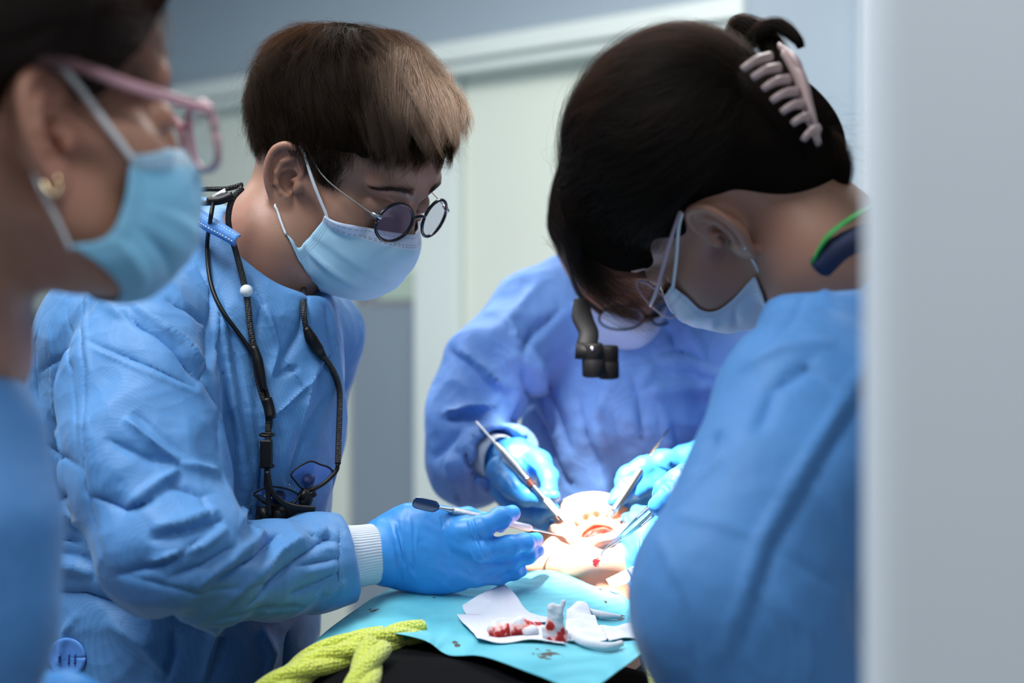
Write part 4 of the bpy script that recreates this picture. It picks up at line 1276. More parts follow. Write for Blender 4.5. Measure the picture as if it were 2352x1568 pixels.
    tube('ear_loop', [pose.W((-.012, .078, -.018)), pose.W((.0, .0765, -.028)), pose.W((.010, .073, -.045)), pose.W((.019, .069, -.056))], .0019, M['loop'], mo, 20, 8, flat=.6)
    e = pose.W((-.002, .0805, -.029))
    V, Q = tube_geo(np.array([e, e+pose.D((.0, .0025, 0))]), .0018, 12); mk('ear_stud', V, Q, M['metal'], root)
    # clear glasses
    gl = thing_child('glasses', root)
    for y in (-1, 1):
        c = np.array([.106, y*.034, -.002]); a = nrm([-.2, y, 0]); up = nrm(np.array([-.2, 0, .98])-a*np.dot([-.2, 0, .98], a))
        R_ = np.array([c+a*.027*math.cos(t)+up*.022*math.sin(t) for t in np.linspace(0, 2*math.pi, 29)])
        tube('rim', R_@pose.M+pose.o, .0011, M['pink_clear'], gl, None, 8)
        mk('lens', np.vstack([[c], R_[:-1]])@pose.M+pose.o, [(0, i+1, (i+1) % 28+1) for i in range(28)], M['lens_clear'], gl, flat=True)
        tube('temple', [pose.W(c+a*.027+up*.006), pose.W((.075, y*.074, .010)), pose.W((.03, y*.078, .024)), pose.W((-.0, y*.078, .032))], .0018, M['pink_clear'], gl, 16, 8)
    # green lanyard and dark inner collar round the neck
    C = catmull([P(1868, 600, 1.10), P(1900, 545, 1.085), P(1950, 505, 1.085), P(2010, 470, 1.10), P(2050, 470, 1.16)], 24)
    tube('lanyard', C, .0072, M['green'], root, None, 12, (0, -1, .3), .25)
    tube('inner_collar', catmull([P(1885, 612, 1.10), P(1935, 565, 1.085), P(2005, 540, 1.09), P(2060, 535, 1.14)], 16), .010, M['navy'], root, None, 12)
    # gown
    g = SDF(0.0042)
    g.pch([(2010, 722, 1.17, 120), (1900, 780, 1.12, 135), (1850, 950, 1.05, 190), (1795, 1150, 1.00, 205), (1700, 1380, .97, 222), (1795, 1640, .97, 222)], .03)
    g.pch([(2010, 720, 1.2, 150), (1990, 1000, 1.16, 190), (1930, 1350, 1.12, 190), (1900, 1650, 1.12, 190), (1900, 2200, 1.12, 200)], .04)
    g.pch([(1690, 1330, 1.04, 130), (1620, 1210, 1.25, 62), (1590, 1170, 1.36, 50)], .03)
    g.pch([(1680, 1460, 1.10, 100), (1590, 1340, 1.34, 60), (1550, 1290, 1.44, 50)], .03)
    g.ell(P(1870, 600, 1.13), (.052, .075, .034), None, .012, sub=True)
    g.fn(lambda X, Y, Z: (X/Y-.252)*1.0+0*Z, (.2, .9, .7), (.7, 1.5, 1.4), .001, sub=True) if False else None
    V, Q = largest(*g.mesh(lo=(-9, 0, .78)))
    folds(V, Q, WOMD_FOLDS)
    V = crumple(V, normals(V, Q), ((20, .012), (45, .005)), 6)
    mk('gown', V, Q, M['gown_side'], root)
    # right hand, holding the tweezers
    s = SDF(.0016)
    s.pch([(1610, 1150, 1.40, 55), (1570, 1140, 1.40, 48)], .02)
    s.pch([(1575, 1090, 1.40, 28), (1545, 1105, 1.40, 20), (1522, 1122, 1.405, 17), (1510, 1138, 1.41, 13)], .008)
    s.pch([(1580, 1120, 1.39, 28), (1550, 1138, 1.385, 22), (1520, 1150, 1.388, 18), (1503, 1160, 1.39, 14)], .008)
    s.pch([(1575, 1160, 1.40, 30), (1540, 1172, 1.395, 21), (1512, 1166, 1.39, 16)], .008)
    s.pch([(1590, 1180, 1.42, 30), (1545, 1200, 1.42, 20), (1520, 1200, 1.42, 16)], .008)
    hand_mesh('glove', s, M['glove2'], root, [([(1530, 1110), (1545, 1120)], 3, 3), ([(1540, 1100), (1555, 1110)], 3, 3), ([(1520, 1118), (1533, 1128)], 3, 3)], .0008)
    # left hand, cupped on the patient's cheek
    s = SDF(.0016)
    s.pch([(1570, 1310, 1.44, 60), (1500, 1280, 1.475, 54), (1480, 1240, 1.49, 50)], .02)
    s.pch([(1490, 1230, 1.49, 30), (1462, 1196, 1.51, 19), (1440, 1190, 1.53, 14)], .01)
    s.pch([(1505, 1225, 1.50, 28), (1490, 1185, 1.52, 18), (1462, 1172, 1.54, 14)], .01)
    s.pch([(1500, 1330, 1.45, 34), (1470, 1335, 1.455, 22), (1450, 1322, 1.465, 15)], .01)
    s.pch([(1480, 1270, 1.475, 32), (1455, 1250, 1.49, 20), (1436, 1240, 1.505, 14)], .01)
    hand_mesh('glove', s, M['glove2'], root, [([(1470, 1230), (1476, 1280), (1462, 1330)], 3.2, 3), ([(1480, 1225), (1487, 1280), (1474, 1335)], 3.2, 3), ([(1490, 1225), (1496, 1275), (1486, 1335)], 3.2, 3), ([(1462, 1235), (1466, 1270), (1452, 1310)], 3.2, 3)], .0005)
    return root, pose
M['green'] = plain('green_ribbon', srgb(22, 130, 50), .5)
M['clip'] = plain('mauve_clip', srgb(176, 152, 150), .25)
M['pink_clear'] = plain('clear_pink_frame', srgb(206, 180, 190), .12, 0.0, Alpha=.75)
WOMD_FOLDS = [([(2002, 807), (1927, 936), (1831, 1099), (1750, 1242), (1716, 1351), (1654, 1522)], 14, 18, .8), ([(1552, 1188), (1654, 1208), (1750, 1242)], 10, 9), ([(1668, 1038), (1607, 1113), (1552, 1181)], 14, 12),
    ([(1650, 990), (1600, 1090)], 30, -24), ([(1740, 1010), (1775, 900), (1850, 850), (1920, 900)], 26, -20), ([(1520, 1230), (1570, 1350)], 10, 8), ([(1560, 1340), (1600, 1480), (1610, 1560)], 14, -10),
    ([(1790, 1263), (1930, 1350)], 14, -9), ([(1700, 850), (1800, 800), (1920, 790)], 26, 12), ([(1850, 680), (1830, 720), (1790, 780)], 14, -10), ([(1880, 650), (1900, 700), (1960, 720)], 12, 8), ([(1900, 1100), (1960, 1250), (1970, 1400)], 20, 9), ([(1780, 1350), (1850, 1450), (1860, 1568)], 22, 9)]
RD = woman_d()
# ------------------------------------------------------------------ woman in the left foreground, seen from behind her right cheek
def woman_a():
    root = thing('person', 'woman with pink-framed glasses and small gold earring watching from beside the young man', 'person', P(0, 1500, .82)*np.array([1, 1, 0]))
    pose = Pose((0, 0, 0), (.80, .58, .07), (-.58, .81, .02))
    pose.o = P(112, 282, .80)-pose.D((0, -.078, 0))
    s = head_sdf(0.0017, fem=1, ears=())
    s.chain([((-.03, 0, -.02), .050), (pose.L(P(-140, 800, .90)), .052), (pose.L(P(-200, 1000, .92)), .06)], .02)
    for e_ in (-1,): add_ear(s, e_, 1.06, 30)
    s_head = s; V, Q = largest(*s.mesh()); mk('body', V@pose.M+pose.o, Q, M['skin_a'], root)
    hs = SDF(0.003)
    hs.ell((-0.012, 0, .064), (.108, .087, .092), k=0.01)
    hs.ell((.030, 0, .088), (.075, .074, .058), k=0.02)
    hs.ell((-0.065, 0, .012), (.055, .070, .062), k=0.02)
    hs.ell((.118, 0, .020), (.065, .1, .070), rotm((0, 1, 0), 18), 0.008, sub=True)
    hs.ell((.062, 0, -.045), (.075, .14, .062), None, 0.01, sub=True)
    hs.ell((.0, -.090, .0), (.028, .034, .038), None, 0.006, sub=True)
    hs.ell((-.02, 0, -.06), (.07, .14, .045), None, 0.01, sub=True)
    V, Q = largest(*hs.mesh()); hc = mk('hair', V@pose.M+pose.o, Q, M['scalp_a'], root)
    cp = np.array([-.12, .0, .05])
    def reg(p): return ((p[:, 2] > .035) | (p[:, 0] < -.03))
    def flow(p, t):
        d = cp-p; return d/np.linalg.norm(d, axis=1, keepdims=True)
    SK = (np.array([-.010, 0, .060]), np.array([.103, .084, .090]))
    hair('hair_strands', pose, hc, M['hair_a'], reg, flow, lambda p: np.clip(np.linalg.norm(p-cp, axis=1)*.8, .02, .12), lambda p, t: .006+.006*math.sin(t*3)+0*p[:, 0], 500, 14, 3, rad=9e-5, spread=.006, clump=.3, sk=SK)
    prof = [(.109, -.008), (.1195, -.022), (.1195, -.042), (.112, -.068), (.098, -.090), (.078, -.102), (.058, -.100)]
    edge = [(.052, .0645, -.016), (.049, .065, -.030), (.044, .0655, -.048), (.036, .066, -.062), (.027, .066, -.067), (.018, .0655, -.068), (.011, .065, -.069)]
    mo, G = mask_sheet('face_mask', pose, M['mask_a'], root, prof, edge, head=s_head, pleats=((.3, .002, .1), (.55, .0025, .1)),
        folds_=(((-.95, .7), (-.3, .95), .005, .06), ((-.9, .55), (-.2, .75), -.005, .05), ((-.9, .4), (-.1, .5), .003, .05)))
    tube('ear_loop', [pose.W((.004, -.079, .034)), pose.W((.014, -.0785, .026)), pose.W((.032, -.074, .004)), pose.W((.053, -.066, -.020))], .0021, M['loop'], mo, 20, 8, flat=.6)
    cnr = G[-1, 0]+pose.D((0, -.0012, 0)); lob = pose.W((-.006, -.079, -.040))
    tube('ear_loop', [pose.W((-.012, -.079, -.024)), lob, lob*.6+cnr*.4+pose.D((0, -.0015, 0)), cnr+(cnr-lob)*.05], .0021, M['loop'], mo, 16, 8, flat=.6)
    c = np.array([-.002, -.0815, -.034]); R_ = np.array([c+np.array([math.cos(t)*.0045, math.sin(t)*.003, math.sin(t)*.0065]) for t in np.linspace(0, 2*math.pi, 20)])
    tube('earring', R_@pose.M+pose.o, .0014, M['gold'], root, None, 8)
    gl = thing_child('glasses', root)
    for y in (-1, 1):
        c = np.array([.112, y*.034, -.002]); a = nrm([-.14, y, 0]); up = nrm(np.array([-.12, 0, .98])-a*np.dot([-.12, 0, .98], a))
        R_ = np.array([c+a*.028*np.sign(math.cos(t))*abs(math.cos(t))**.7+up*.021*np.sign(math.sin(t))*abs(math.sin(t))**.7 for t in np.linspace(0, 2*math.pi, 37)])
        tube('rim', R_@pose.M+pose.o, .0024, M['pink_frame'], gl, None, 8)
        mk('lens', np.vstack([[c], R_[:-1]])@pose.M+pose.o, [(0, i+1, (i+1) % 36+1) for i in range(36)], M['lens_clear'], gl, flat=True)
        tube('temple', [pose.W(c+a*.029+up*.014), pose.W(c+a*.033+up*.013+np.array([-.004, 0, 0])), pose.W((.05, y*.079, .022)), pose.W((.012, y*.080, .034)), pose.W((-.006, y*.078, .034))], .0036, M['pink_frame'], gl, 20, 10, (0, 0, 1), .5)
    tube('bridge', [pose.W((.114, -.009, .006)), pose.W((.118, 0, .010)), pose.W((.114, .009, .006))], .0025, M['pink_frame'], gl, 9, 8)
    g = SDF(0.005)
    g.pch([(-90, 960, .90, 130), (-40, 1010, .86, 110), (-45, 1220, .84, 142), (-60, 1420, .84, 150), (-110, 1640, .84, 150)], .03)
    g.pch([(-230, 900, .94, 130), (-260, 1300, .98, 220), (-280, 1640, .98, 260), (-300, 2900, .98, 280)], .05)
    g.pch([(-90, 930, .90, 105), (-190, 850, .96, 110), (-330, 880, .98, 120)], .04)
    g.cap(P(-150, 800, .90), P(-120, 640, .88), .055, .062, .008, sub=True)
    V, Q = largest(*g.mesh(lo=(-9, 0, .62)))
    folds(V, Q, WOMA_FOLDS)
    V = crumple(V, normals(V, Q), ((18, .014), (40, .005)), 9)
    mk('gown', V, Q, M['gown_side'], root)
    s = SDF(.003)
    s.pch([(-60, 1640, .84, 70), (60, 1610, .90, 52), (150, 1598, .93, 42), (225, 1606, .95, 30)], .02)
    s.pch([(60, 1640, .90, 50), (190, 1640, .95, 30)], .02)
    hand_mesh('glove', s, M['glove'], root)
M['pink_frame'] = plain('pink_acetate', srgb(196, 150, 160), .25)
WOMA_FOLDS = []
woman_a()
# ------------------------------------------------------------------ the patient lying back, chin towards us
def patient():
    root = thing('person', 'patient lying back with mouth open, black top and lime knit vest under a turquoise bib', 'person', (0.0, 1.2, .0))
    pose = Pose((.105, 1.59, .970), (-.22, -.22, .95), (1, .05, .24))
    s = head_sdf(0.0015, closed=False)
    s.chain([((-.02, 0, -.04), .052), (pose.L(np.array([.03, 1.40, .925])), .056), (pose.L(np.array([.0, 1.30, .90])), .065)], .025)
    s.cap(pose.L(P(1228, 1300, 1.49)), pose.L(P(1310, 1296, 1.47)), .011, .018, .03)
    for y in (-1, 1):
        s.cap((.0, y*.052, -.04), (.04, y*.038, -.09), .016, .016, .025)
    s.ell((.093, 0, -.066), (.026, .023, .022), None, .006, sub=True)
    ring = [(.098-.004*abs(math.cos(t)), .023*math.cos(t), -.066+.027*math.sin(t)) for t in np.linspace(0, 2*math.pi, 17)]
    s.chain([(np.array(p), .0048) for p in ring], .004)
    V, Q = largest(*s.mesh()); mk('body', V@pose.M+pose.o, Q, M['skin_p'], root)
    hit = on_surface(bvh_of(V@pose.M+pose.o, Q), 1369, 1290)
    if hit is not None:      # a smear of blood on the chin
        nt = M['skin_p'].node_tree; b_ = nt.nodes['Principled BSDF']; old = b_.inputs['Base Color'].links[0].from_socket; vec = coord(nt)
        d = nt.nodes.new('ShaderNodeVectorMath'); d.operation = 'DISTANCE'; d.inputs[1].default_value = tuple(hit); nt.links.new(vec, d.inputs[0])
        f = math_(nt, 'LESS_THAN', math_(nt, 'ADD', d.outputs['Value'], math_(nt, 'MULTIPLY', noise(nt, vec, 420, 4), .010)), .0095)
        mx = nt.nodes.new('ShaderNodeMixRGB'); nt.links.new(f, mx.inputs[0]); nt.links.new(old, mx.inputs[1]); mx.inputs[2].default_value = srgb(150, 16, 22)
        nt.links.new(mx.outputs[0], b_.inputs['Base Color'])
    m = SDF(.0015)
    m.ell((.083, 0, -.066), (.016, .022, .024), k=.004)
    for i in range(5): m.ell((.086+.003*(i % 2), -.016+.008*i, -.058-.006*(i % 3)), (.006, .006, .006), k=.004)
    V, Q = m.mesh(); mk('mouth', V@pose.M+pose.o, Q, M['blood'], root)
    for i in range(4):
        a = -0.55+i*.36
        V, Q = SDF(.0012).ell((.0905, .019*math.sin(a), -.070+.0175*math.cos(a)), (.004, .0032, .0045), k=.001).mesh()
        mk('tooth', V@pose.M+pose.o, Q, M['tooth'], root)
    V, Q = SDF(.0015).ell((.1005, .012, -.100), (.0018, .004, .007), k=.001).mesh()
    # torso under a black top
    t = SDF(.006)
    t.ell((-.005, 1.20, .850), (.215, .30, .122), k=.05)
    t.ell((-.08, 1.27, .900), (.135, .15, .078), k=.03)
    t.cap((-.19, 1.27, .845), (.17, 1.30, .84), .080, .075, .06)
    t.cap((-.24, 1.25, .84), (-.27, 1.0, .80), .06, .055, .04)
    t.cap((.19, 1.25, .80), (.21, 1.0, .74), .055, .05, .04)
    V, Q = t.mesh(); N = normals(V, Q); V += N*(noise3(V, 35, 2)*.0025)[:, None]
    mk('black_top', V, Q, M['black_cloth'], root)
    V, Q = SDF(.008).ell((0, 1.0, .79), (.19, .30, .11)).mesh()
    mk('trousers', V, Q, M['black_cloth'], root)
    # lime knit: cable straps
    def cable(pts, rad, name='knit_strap', ply=3, tw=9):
        C = catmull([P(*p) for p in pts], 90); L_ = np.linalg.norm(np.diff(C, axis=0), axis=1).sum()
        T, A, B = frames(C, (0, 0, 1)); q = np.linspace(0, L_*tw*2, 90)
        gs = []
        for k in range(ply):
            ph = q*math.pi+k*2*math.pi/ply
            D_ = C+rad*.48*(np.cos(ph)[:, None]*A*.8+np.sin(ph)[:, None]*B)
            v, f = tube_geo(D_, rad*.62, 14)
            gs.append((v, f))
        V, Q = join_geo(gs)
        return mk(name, V, Q, M['knit'], root)
    cable([(430, 1830, 1.10), (500, 1710, 1.15), (560, 1640, 1.18), (640, 1572, 1.20), (740, 1522, 1.23), (830, 1490, 1.25), (900, 1466, 1.27), (965, 1452, 1.30)], .0125, tw=7)
    cable([(740, 1900, 1.02), (775, 1760, 1.10), (800, 1660, 1.15), (822, 1590, 1.17), (845, 1530, 1.20), (862, 1488, 1.225)], .0135, tw=7)
    cable([(480, 1760, 1.14), (560, 1670, 1.17), (620, 1600, 1.20), (700, 1520, 1.24), (800, 1475, 1.27), (880, 1462, 1.29)], .010, tw=6)
    cable([(1600, 1860, 1.04), (1580, 1750, 1.10), (1560, 1660, 1.15), (1538, 1580, 1.17), (1515, 1530, 1.20), (1500, 1480, 1.24)], .0135, tw=7)
    cable([(1640, 1640, 1.15), (1600, 1570, 1.18), (1560, 1530, 1.21)], .0135, tw=7)
    return root, pose

def knit_yarn():
    m, nt, b = new_mat('lime_wool'); vec = coord(nt)
    v = nt.nodes.new('ShaderNodeTexVoronoi'); v.inputs['Scale'].default_value = 320; v.inputs['Randomness'].default_value = .5
    nt.links.new(vec, v.inputs['Vector'])
    n1 = bump(nt, None, v.outputs['Distance'], .9, .0025); bump(nt, b, noise(nt, vec, 900, 3), .6, .001, n1)
    c = ramp(nt, v.outputs['Distance'], [(0, srgb(226, 234, 96)), (.8, srgb(196, 208, 62))])
    nt.links.new(c, b.inputs['Base Color']); setp(b, Roughness=.9); b.inputs['Sheen Weight'].default_value = .5
    return m
M['knit'] = knit_yarn()
M['black_cloth'] = plain('black_jersey', (0.004, 0.004, 0.005, 1), .95, 0.0, Specular_IOR_Level=.08)
M['tooth'] = plain('enamel', srgb(232, 226, 208), .25)
def bloodmat():
    m, nt, b = new_mat('raw_tissue'); vec = coord(nt)
    c = ramp(nt, noise(nt, vec, 150, 3), [(.35, srgb(150, 14, 14)), (.6, srgb(205, 60, 46)), (.75, srgb(226, 150, 130))])
    nt.links.new(c, b.inputs['Base Color']); setp(b, Roughness=.2); return m
M['blood'] = bloodmat()
RP = patient()

# dental chair under the patient
ch = thing('dental_chair', 'grey padded dental chair under the patient, mostly hidden', 'chair', (0.05, 1.3, 0))
V, Q = SDF(.008).cap((.09, 1.58, .885), (.09, 1.72, .90), .07, .07, flat=((0, 0, 1), .5)).mesh(); mk('headrest', V, Q, plain('dark_vinyl', (0.03, 0.04, 0.07, 1), .4), ch)
V, Q = SDF(.01).cap((.0, .98, .66), (.04, 1.42, .72), .22, .22, flat=((0, 0, 1), .22)).mesh(); mk('backrest', V, Q, plain('grey_vinyl_pad', srgb(120, 128, 138), .4), ch)
V, Q = SDF(.01).cap((-.02, 1.0, .60), (-.02, 1.04, .6), .15, .15, flat=((0, 0, 1), .3)).mesh(); mk('seat', V, Q, bpy.data.materials['grey_vinyl_pad'], ch)
tube('column', [(-.02, 1.1, 0.0), (-.02, 1.1, .58)], .11, M['loop'], ch, None, 32)

# ------------------------------------------------------------------ bib and gauze
def bibmat():
    m, nt, b = new_mat('turquoise_bib'); uv = nt.nodes.new('ShaderNodeUVMap').outputs[0]; vec = coord(nt)
    # embossed lattice
    w1 = nt.nodes.new('ShaderNodeTexVoronoi'); w1.inputs['Scale'].default_value = 300; w1.inputs['Randomness'].default_value = 0.0
    mp = nt.nodes.new('ShaderNodeMapping'); mp.inputs['Scale'].default_value = (1, 2.2, 1); mp.inputs['Rotation'].default_value = (0, 0, .5)
    nt.links.new(vec, mp.inputs[0]); nt.links.new(mp.outputs[0], w1.inputs['Vector'])
    n1 = bump(nt, None, w1.outputs['Distance'], .8, .0022)
    n2 = bump(nt, None, crinkle(nt, vec, 16), .22, .008, n1)
    bump(nt, b, noise(nt, vec, 40, 3), .2, .003, n2)
    wet = noise(nt, vec, 9, 2)
    c = ramp(nt, wet, [(.42, srgb(112, 206, 222)), (.66, srgb(78, 184, 204))])
    # dark dried marks: cells far apart, ragged edge
    v = nt.nodes.new('ShaderNodeTexNoise'); v.inputs['Scale'].default_value = 26; v.inputs['Detail'].default_value = 6; v.inputs['Roughness'].default_value = .62
    nt.links.new(vec, v.inputs['Vector'])
    big = noise(nt, vec, 11, 1)
    spot = math_(nt, 'MULTIPLY', math_(nt, 'GREATER_THAN', v.outputs['Fac'], .685), math_(nt, 'GREATER_THAN', big, .52))
    mx = nt.nodes.new('ShaderNodeMixRGB'); nt.links.new(spot, mx.inputs[0]); nt.links.new(c, mx.inputs[1]); mx.inputs[2].default_value = srgb(64, 52, 48)
    nt.links.new(mx.outputs[0], b.inputs['Base Color']); setp(b, Roughness=.5)
    b.inputs['Transmission Weight'].default_value = 0
    return m
M['bib'] = bibmat()
bib = thing('dental_bib', 'turquoise embossed paper bib spread over the patient’s chest', 'bib', P(1150, 1450, 1.3))
rows = [[P(*p) for p in r] for r in (
    [(858, 1372, 1.41), (900, 1352, 1.425), (960, 1336, 1.44), (1080, 1338, 1.445), (1160, 1324, 1.455), (1235, 1311, 1.46), (1290, 1316, 1.455), (1360, 1345, 1.445), (1430, 1368, 1.43), (1474, 1402, 1.41)],
    [(812, 1405, 1.37), (865, 1386, 1.385), (930, 1366, 1.40), (1060, 1372, 1.405), (1150, 1364, 1.415), (1235, 1350, 1.42), (1300, 1354, 1.415), (1370, 1376, 1.405), (1440, 1402, 1.39), (1484, 1428, 1.375)],
    [(765, 1440, 1.33), (830, 1424, 1.335), (910, 1408, 1.345), (1000, 1420, 1.35), (1100, 1424, 1.35), (1200, 1420, 1.35), (1300, 1420, 1.35), (1380, 1432, 1.345), (1450, 1440, 1.34), (1488, 1458, 1.33)],
    [(738, 1462, 1.30), (805, 1448, 1.30), (890, 1436, 1.30), (985, 1450, 1.29), (1080, 1468, 1.28), (1190, 1478, 1.24), (1300, 1488, 1.225), (1390, 1494, 1.225), (1455, 1484, 1.25), (1490, 1482, 1.295)],
    [(716, 1481, 1.275), (785, 1470, 1.27), (880, 1452, 1.265), (975, 1468, 1.24), (1030, 1502, 1.225), (1110, 1506, 1.195), (1225, 1548, 1.145), (1340, 1584, 1.12), (1425, 1535, 1.155), (1487, 1492, 1.22)])]
G = bilin(rows, 60, 110)
r_ = np.random.default_rng(2)
G[..., 2] += (noise3(G.reshape(-1, 3), 22, 3, 2)*.0022).reshape(G.shape[:2])
def bib_stains():
    nt = M['bib'].node_tree; b_ = nt.nodes['Principled BSDF']; old = b_.inputs['Base Color'].links[0].from_socket; vec = coord(nt)
    gb = G.reshape(-1, 3); I_ = np.arange(len(gb)).reshape(G.shape[:2])
    bb = bvh_of(gb, np.stack([I_[:-1, :-1], I_[:-1, 1:], I_[1:, 1:], I_[1:, :-1]], -1).reshape(-1, 4))
    nz = nt.nodes.new('ShaderNodeTexNoise'); nz.inputs['Scale'].default_value = 130; nz.inputs['Detail'].default_value = 4; nt.links.new(vec, nz.inputs['Vector'])
    tot = None
    for px, py, r_, sx in ((1050, 1478, .0075, 1), (1258, 1500, .0085, 2.0), (1245, 1508, .0055, 3.0), (858, 1402, .0050, 1.5), (1380, 1352, .0055, .8), (1392, 1384, .0045, .8), (975, 1355, .0045, 2.5), (1425, 1420, .006, 2)):
        h = on_surface(bb, px, py)
        if h is None: continue
        mp = nt.nodes.new('ShaderNodeVectorMath'); mp.operation = 'SUBTRACT'; mp.inputs[1].default_value = tuple(h); nt.links.new(vec, mp.inputs[0])
        ms = nt.nodes.new('ShaderNodeVectorMath'); ms.operation = 'MULTIPLY'; ms.inputs[1].default_value = (1/(r_*sx), 1/(r_*3), 1/r_/3); nt.links.new(mp.outputs[0], ms.inputs[0])
        ln_ = nt.nodes.new('ShaderNodeVectorMath'); ln_.operation = 'LENGTH'; nt.links.new(ms.outputs[0], ln_.inputs[0])
        k = math_(nt, 'SUBTRACT', 1.0, ln_.outputs['Value']); tot = k if tot is None else math_(nt, 'MAXIMUM', tot, k)
    f = math_(nt, 'GREATER_THAN', math_(nt, 'ADD', tot, math_(nt, 'MULTIPLY', math_(nt, 'SUBTRACT', nz.outputs['Fac'], .5), 3.2)), .72)
    f = math_(nt, 'MULTIPLY', f, math_(nt, 'GREATER_THAN', tot, -.4))
    mx = nt.nodes.new('ShaderNodeMixRGB'); nt.links.new(f, mx.inputs[0]); nt.links.new(old, mx.inputs[1]); mx.inputs[2].default_value = srgb(70, 62, 54)
    nt.links.new(mx.outputs[0], b_.inputs['Base Color'])
bib_stains()
sheet('paper_sheet', G, M['bib'], bib, .0006)
und = bilin([[P(716, 1481, 1.2755), P(785, 1471, 1.271), P(880, 1454, 1.266), P(950, 1462, 1.262)], [P(705, 1500, 1.272), P(780, 1496, 1.272), P(850, 1476, 1.27), P(935, 1468, 1.264)], [P(696, 1530, 1.27), P(760, 1515, 1.275), P(840, 1490, 1.275), P(925, 1475, 1.266)]], 10, 24)
sheet('folded_underside', und, plain('bib_green_backing', srgb(34, 120, 104), .5), bib, .0006)
# ------------------------------------------------------------------ loupes hanging from the young man's neck
def srf(bv, px, py, off=.004, dflt=1.35):
    h = on_surface(bv, px, py)
    d = dflt if h is None else h[1]
    return P(px, py, d-off)
def hanging():
    t = thing('loupe_glasses', 'black magnifying loupes hanging by a neck cord on the young man’s chest', 'loupes', srf(bvB, 620, 1180, .03, 1.32))
    S = lambda pts, off=.005, dflt=1.35: [srf(bvB, x, y, off, dflt) for x, y in pts]
    nk = lambda x, y, d: P(x, y, d)
    tube('neck_strap', [nk(556, 424, 1.385), nk(520, 433, 1.375), nk(470, 434, 1.375), nk(449, 440, 1.375), nk(448, 456, 1.372), nk(462, 466, 1.37), nk(500, 464, 1.366), nk(530, 455, 1.365)], .0026, M['cord'], t, 60, 10)
    tube('strap_slider', [nk(488, 458, 1.364), nk(508, 446, 1.364), nk(520, 440, 1.366)], .0035, M['metal'], t, 10, 10)
    tube('strap_clasp', [nk(478, 462, 1.362), nk(505, 460, 1.36), nk(535, 448, 1.362)], .0042, M['black'], t, 12, 12)
    pts = [nk(556, 432, 1.372), nk(535, 455, 1.366), nk(525, 490, 1.366), nk(527, 525, 1.37)]+S([(545, 590), (558, 640), (568, 690), (575, 750), (585, 810), (590, 860), (600, 900), (615, 950), (616, 1000), (613, 1035), (614, 1080), (612, 1120)])
    tube('braided_cord', pts, .0030, M['cord'], t, 130, 10)
    pts = [nk(490, 464, 1.36), nk(484, 500, 1.345)]+S([(476, 560), (479, 620), (490, 670), (515, 720), (548, 765), (575, 805), (596, 850), (612, 900), (621, 950), (620, 985)])
    tube('cable', pts, .0021, M['black'], t, 110, 10)
    C = S([(583, 795), (592, 830), (600, 870), (606, 895)], .007); tube('cord_sleeve', C, [.0035, .0052, .0048, .0035], M['black'], t, 16, 12)
    C = S([(612, 915), (618, 935), (622, 960)], .007); tube('cord_sleeve', C, .0052, M['black'], t, 10, 12)
    c = srf(bvB, 566, 668, .010); V, Q = SDF(.0012).ell(c, (.0062, .0062, .0062)).mesh(); mk('bead', V, Q, M['loop'], t)
    c = srf(bvB, 612, 1042, .012)
    b_ = box_geo(c, (.011, .009, .026)); o = mk('buckle', b_[0], b_[1], M['black'], t, flat=True); m = o.modifiers.new('b', 'BEVEL'); m.width = .0015; m.segments = 3
    for y in (998, 1070): 
        c = srf(bvB, 613, y, .010); R_ = [c+np.array([math.cos(a)*.0062, math.sin(a)*.004, math.sin(a)*.001]) for a in np.linspace(0, 6.2832, 20)]
        tube('cord_ring', R_, .0014, M['black'], t, None, 8)
    pts = S([(700, 640), (697, 700), (704, 755), (728, 800), (762, 845), (779, 890)], .006, 1.42); d_ = pts[-1][1]
    pts += [P(780, 950, d_-.01), P(778, 1010, d_-.02), P(776, 1065, d_-.03)]
    tube('braided_cord', pts, .0030, M['cord'], t, 110, 10)
    C = S([(703, 752), (716, 780), (734, 808), (744, 822)], .008, 1.42); tube('cord_sleeve', C, [.0035, .0062, .006, .0035], M['black'], t, 16, 14)
    d = d_-.03
    Z = lambda x, y, dd=0.: P(540+x/6.819, 1000+y/6.819, d+dd)
    dl = srf(bvB, 620, 1150, .02)[1]
    def D_(x): return (dl-d)*(1-min(max((x-400)/1200, 0), 1))
    ZZ = lambda x, y, o=0.: Z(x, y, D_(x)+o)
    def lens(name, poly, o=0.):
        C = catmull([ZZ(x, y, o) for x, y in poly+poly[:1]], 60)
        r_ = tube('frame_rim', C, .0009, M['black'], t, None, 8)
        mk('lens', np.vstack([C[:-1].mean(0)[None], C[:-1]]), [(0, i+1, (i+1) % 59+1) for i in range(59)], M['lens'], t, flat=True)
    lens('r', [(870, 620), (950, 520), (1180, 405), (1340, 455), (1450, 490), (1530, 560), (1500, 640), (1400, 740), (1200, 830), (1060, 830), (980, 760)])
    lens('l', [(290, 910), (480, 810), (620, 800), (830, 840), (960, 900), (1000, 960), (930, 1030), (700, 1090), (560, 1080), (440, 1030)])
    tube('temple', [P(776, 1065, d), ZZ(1580, 560), ZZ(1400, 740), ZZ(1220, 840), ZZ(1080, 880)], .0022, M['black'], t, 24, 10)
    tube('temple', [srf(bvB, 612, 1110, .012), ZZ(520, 850, -.01), ZZ(520, 1050, -.01), ZZ(530, 1230, -.01)], .0048, M['black'], t, 20, 12, flat=.5)
    tube('strap_end', [ZZ(500, 560, -.012), ZZ(560, 850, -.014), ZZ(700, 1020, -.014), ZZ(900, 1110, -.014), ZZ(1240, 1150, -.012)], .0028, M['black'], t, 30, 10)
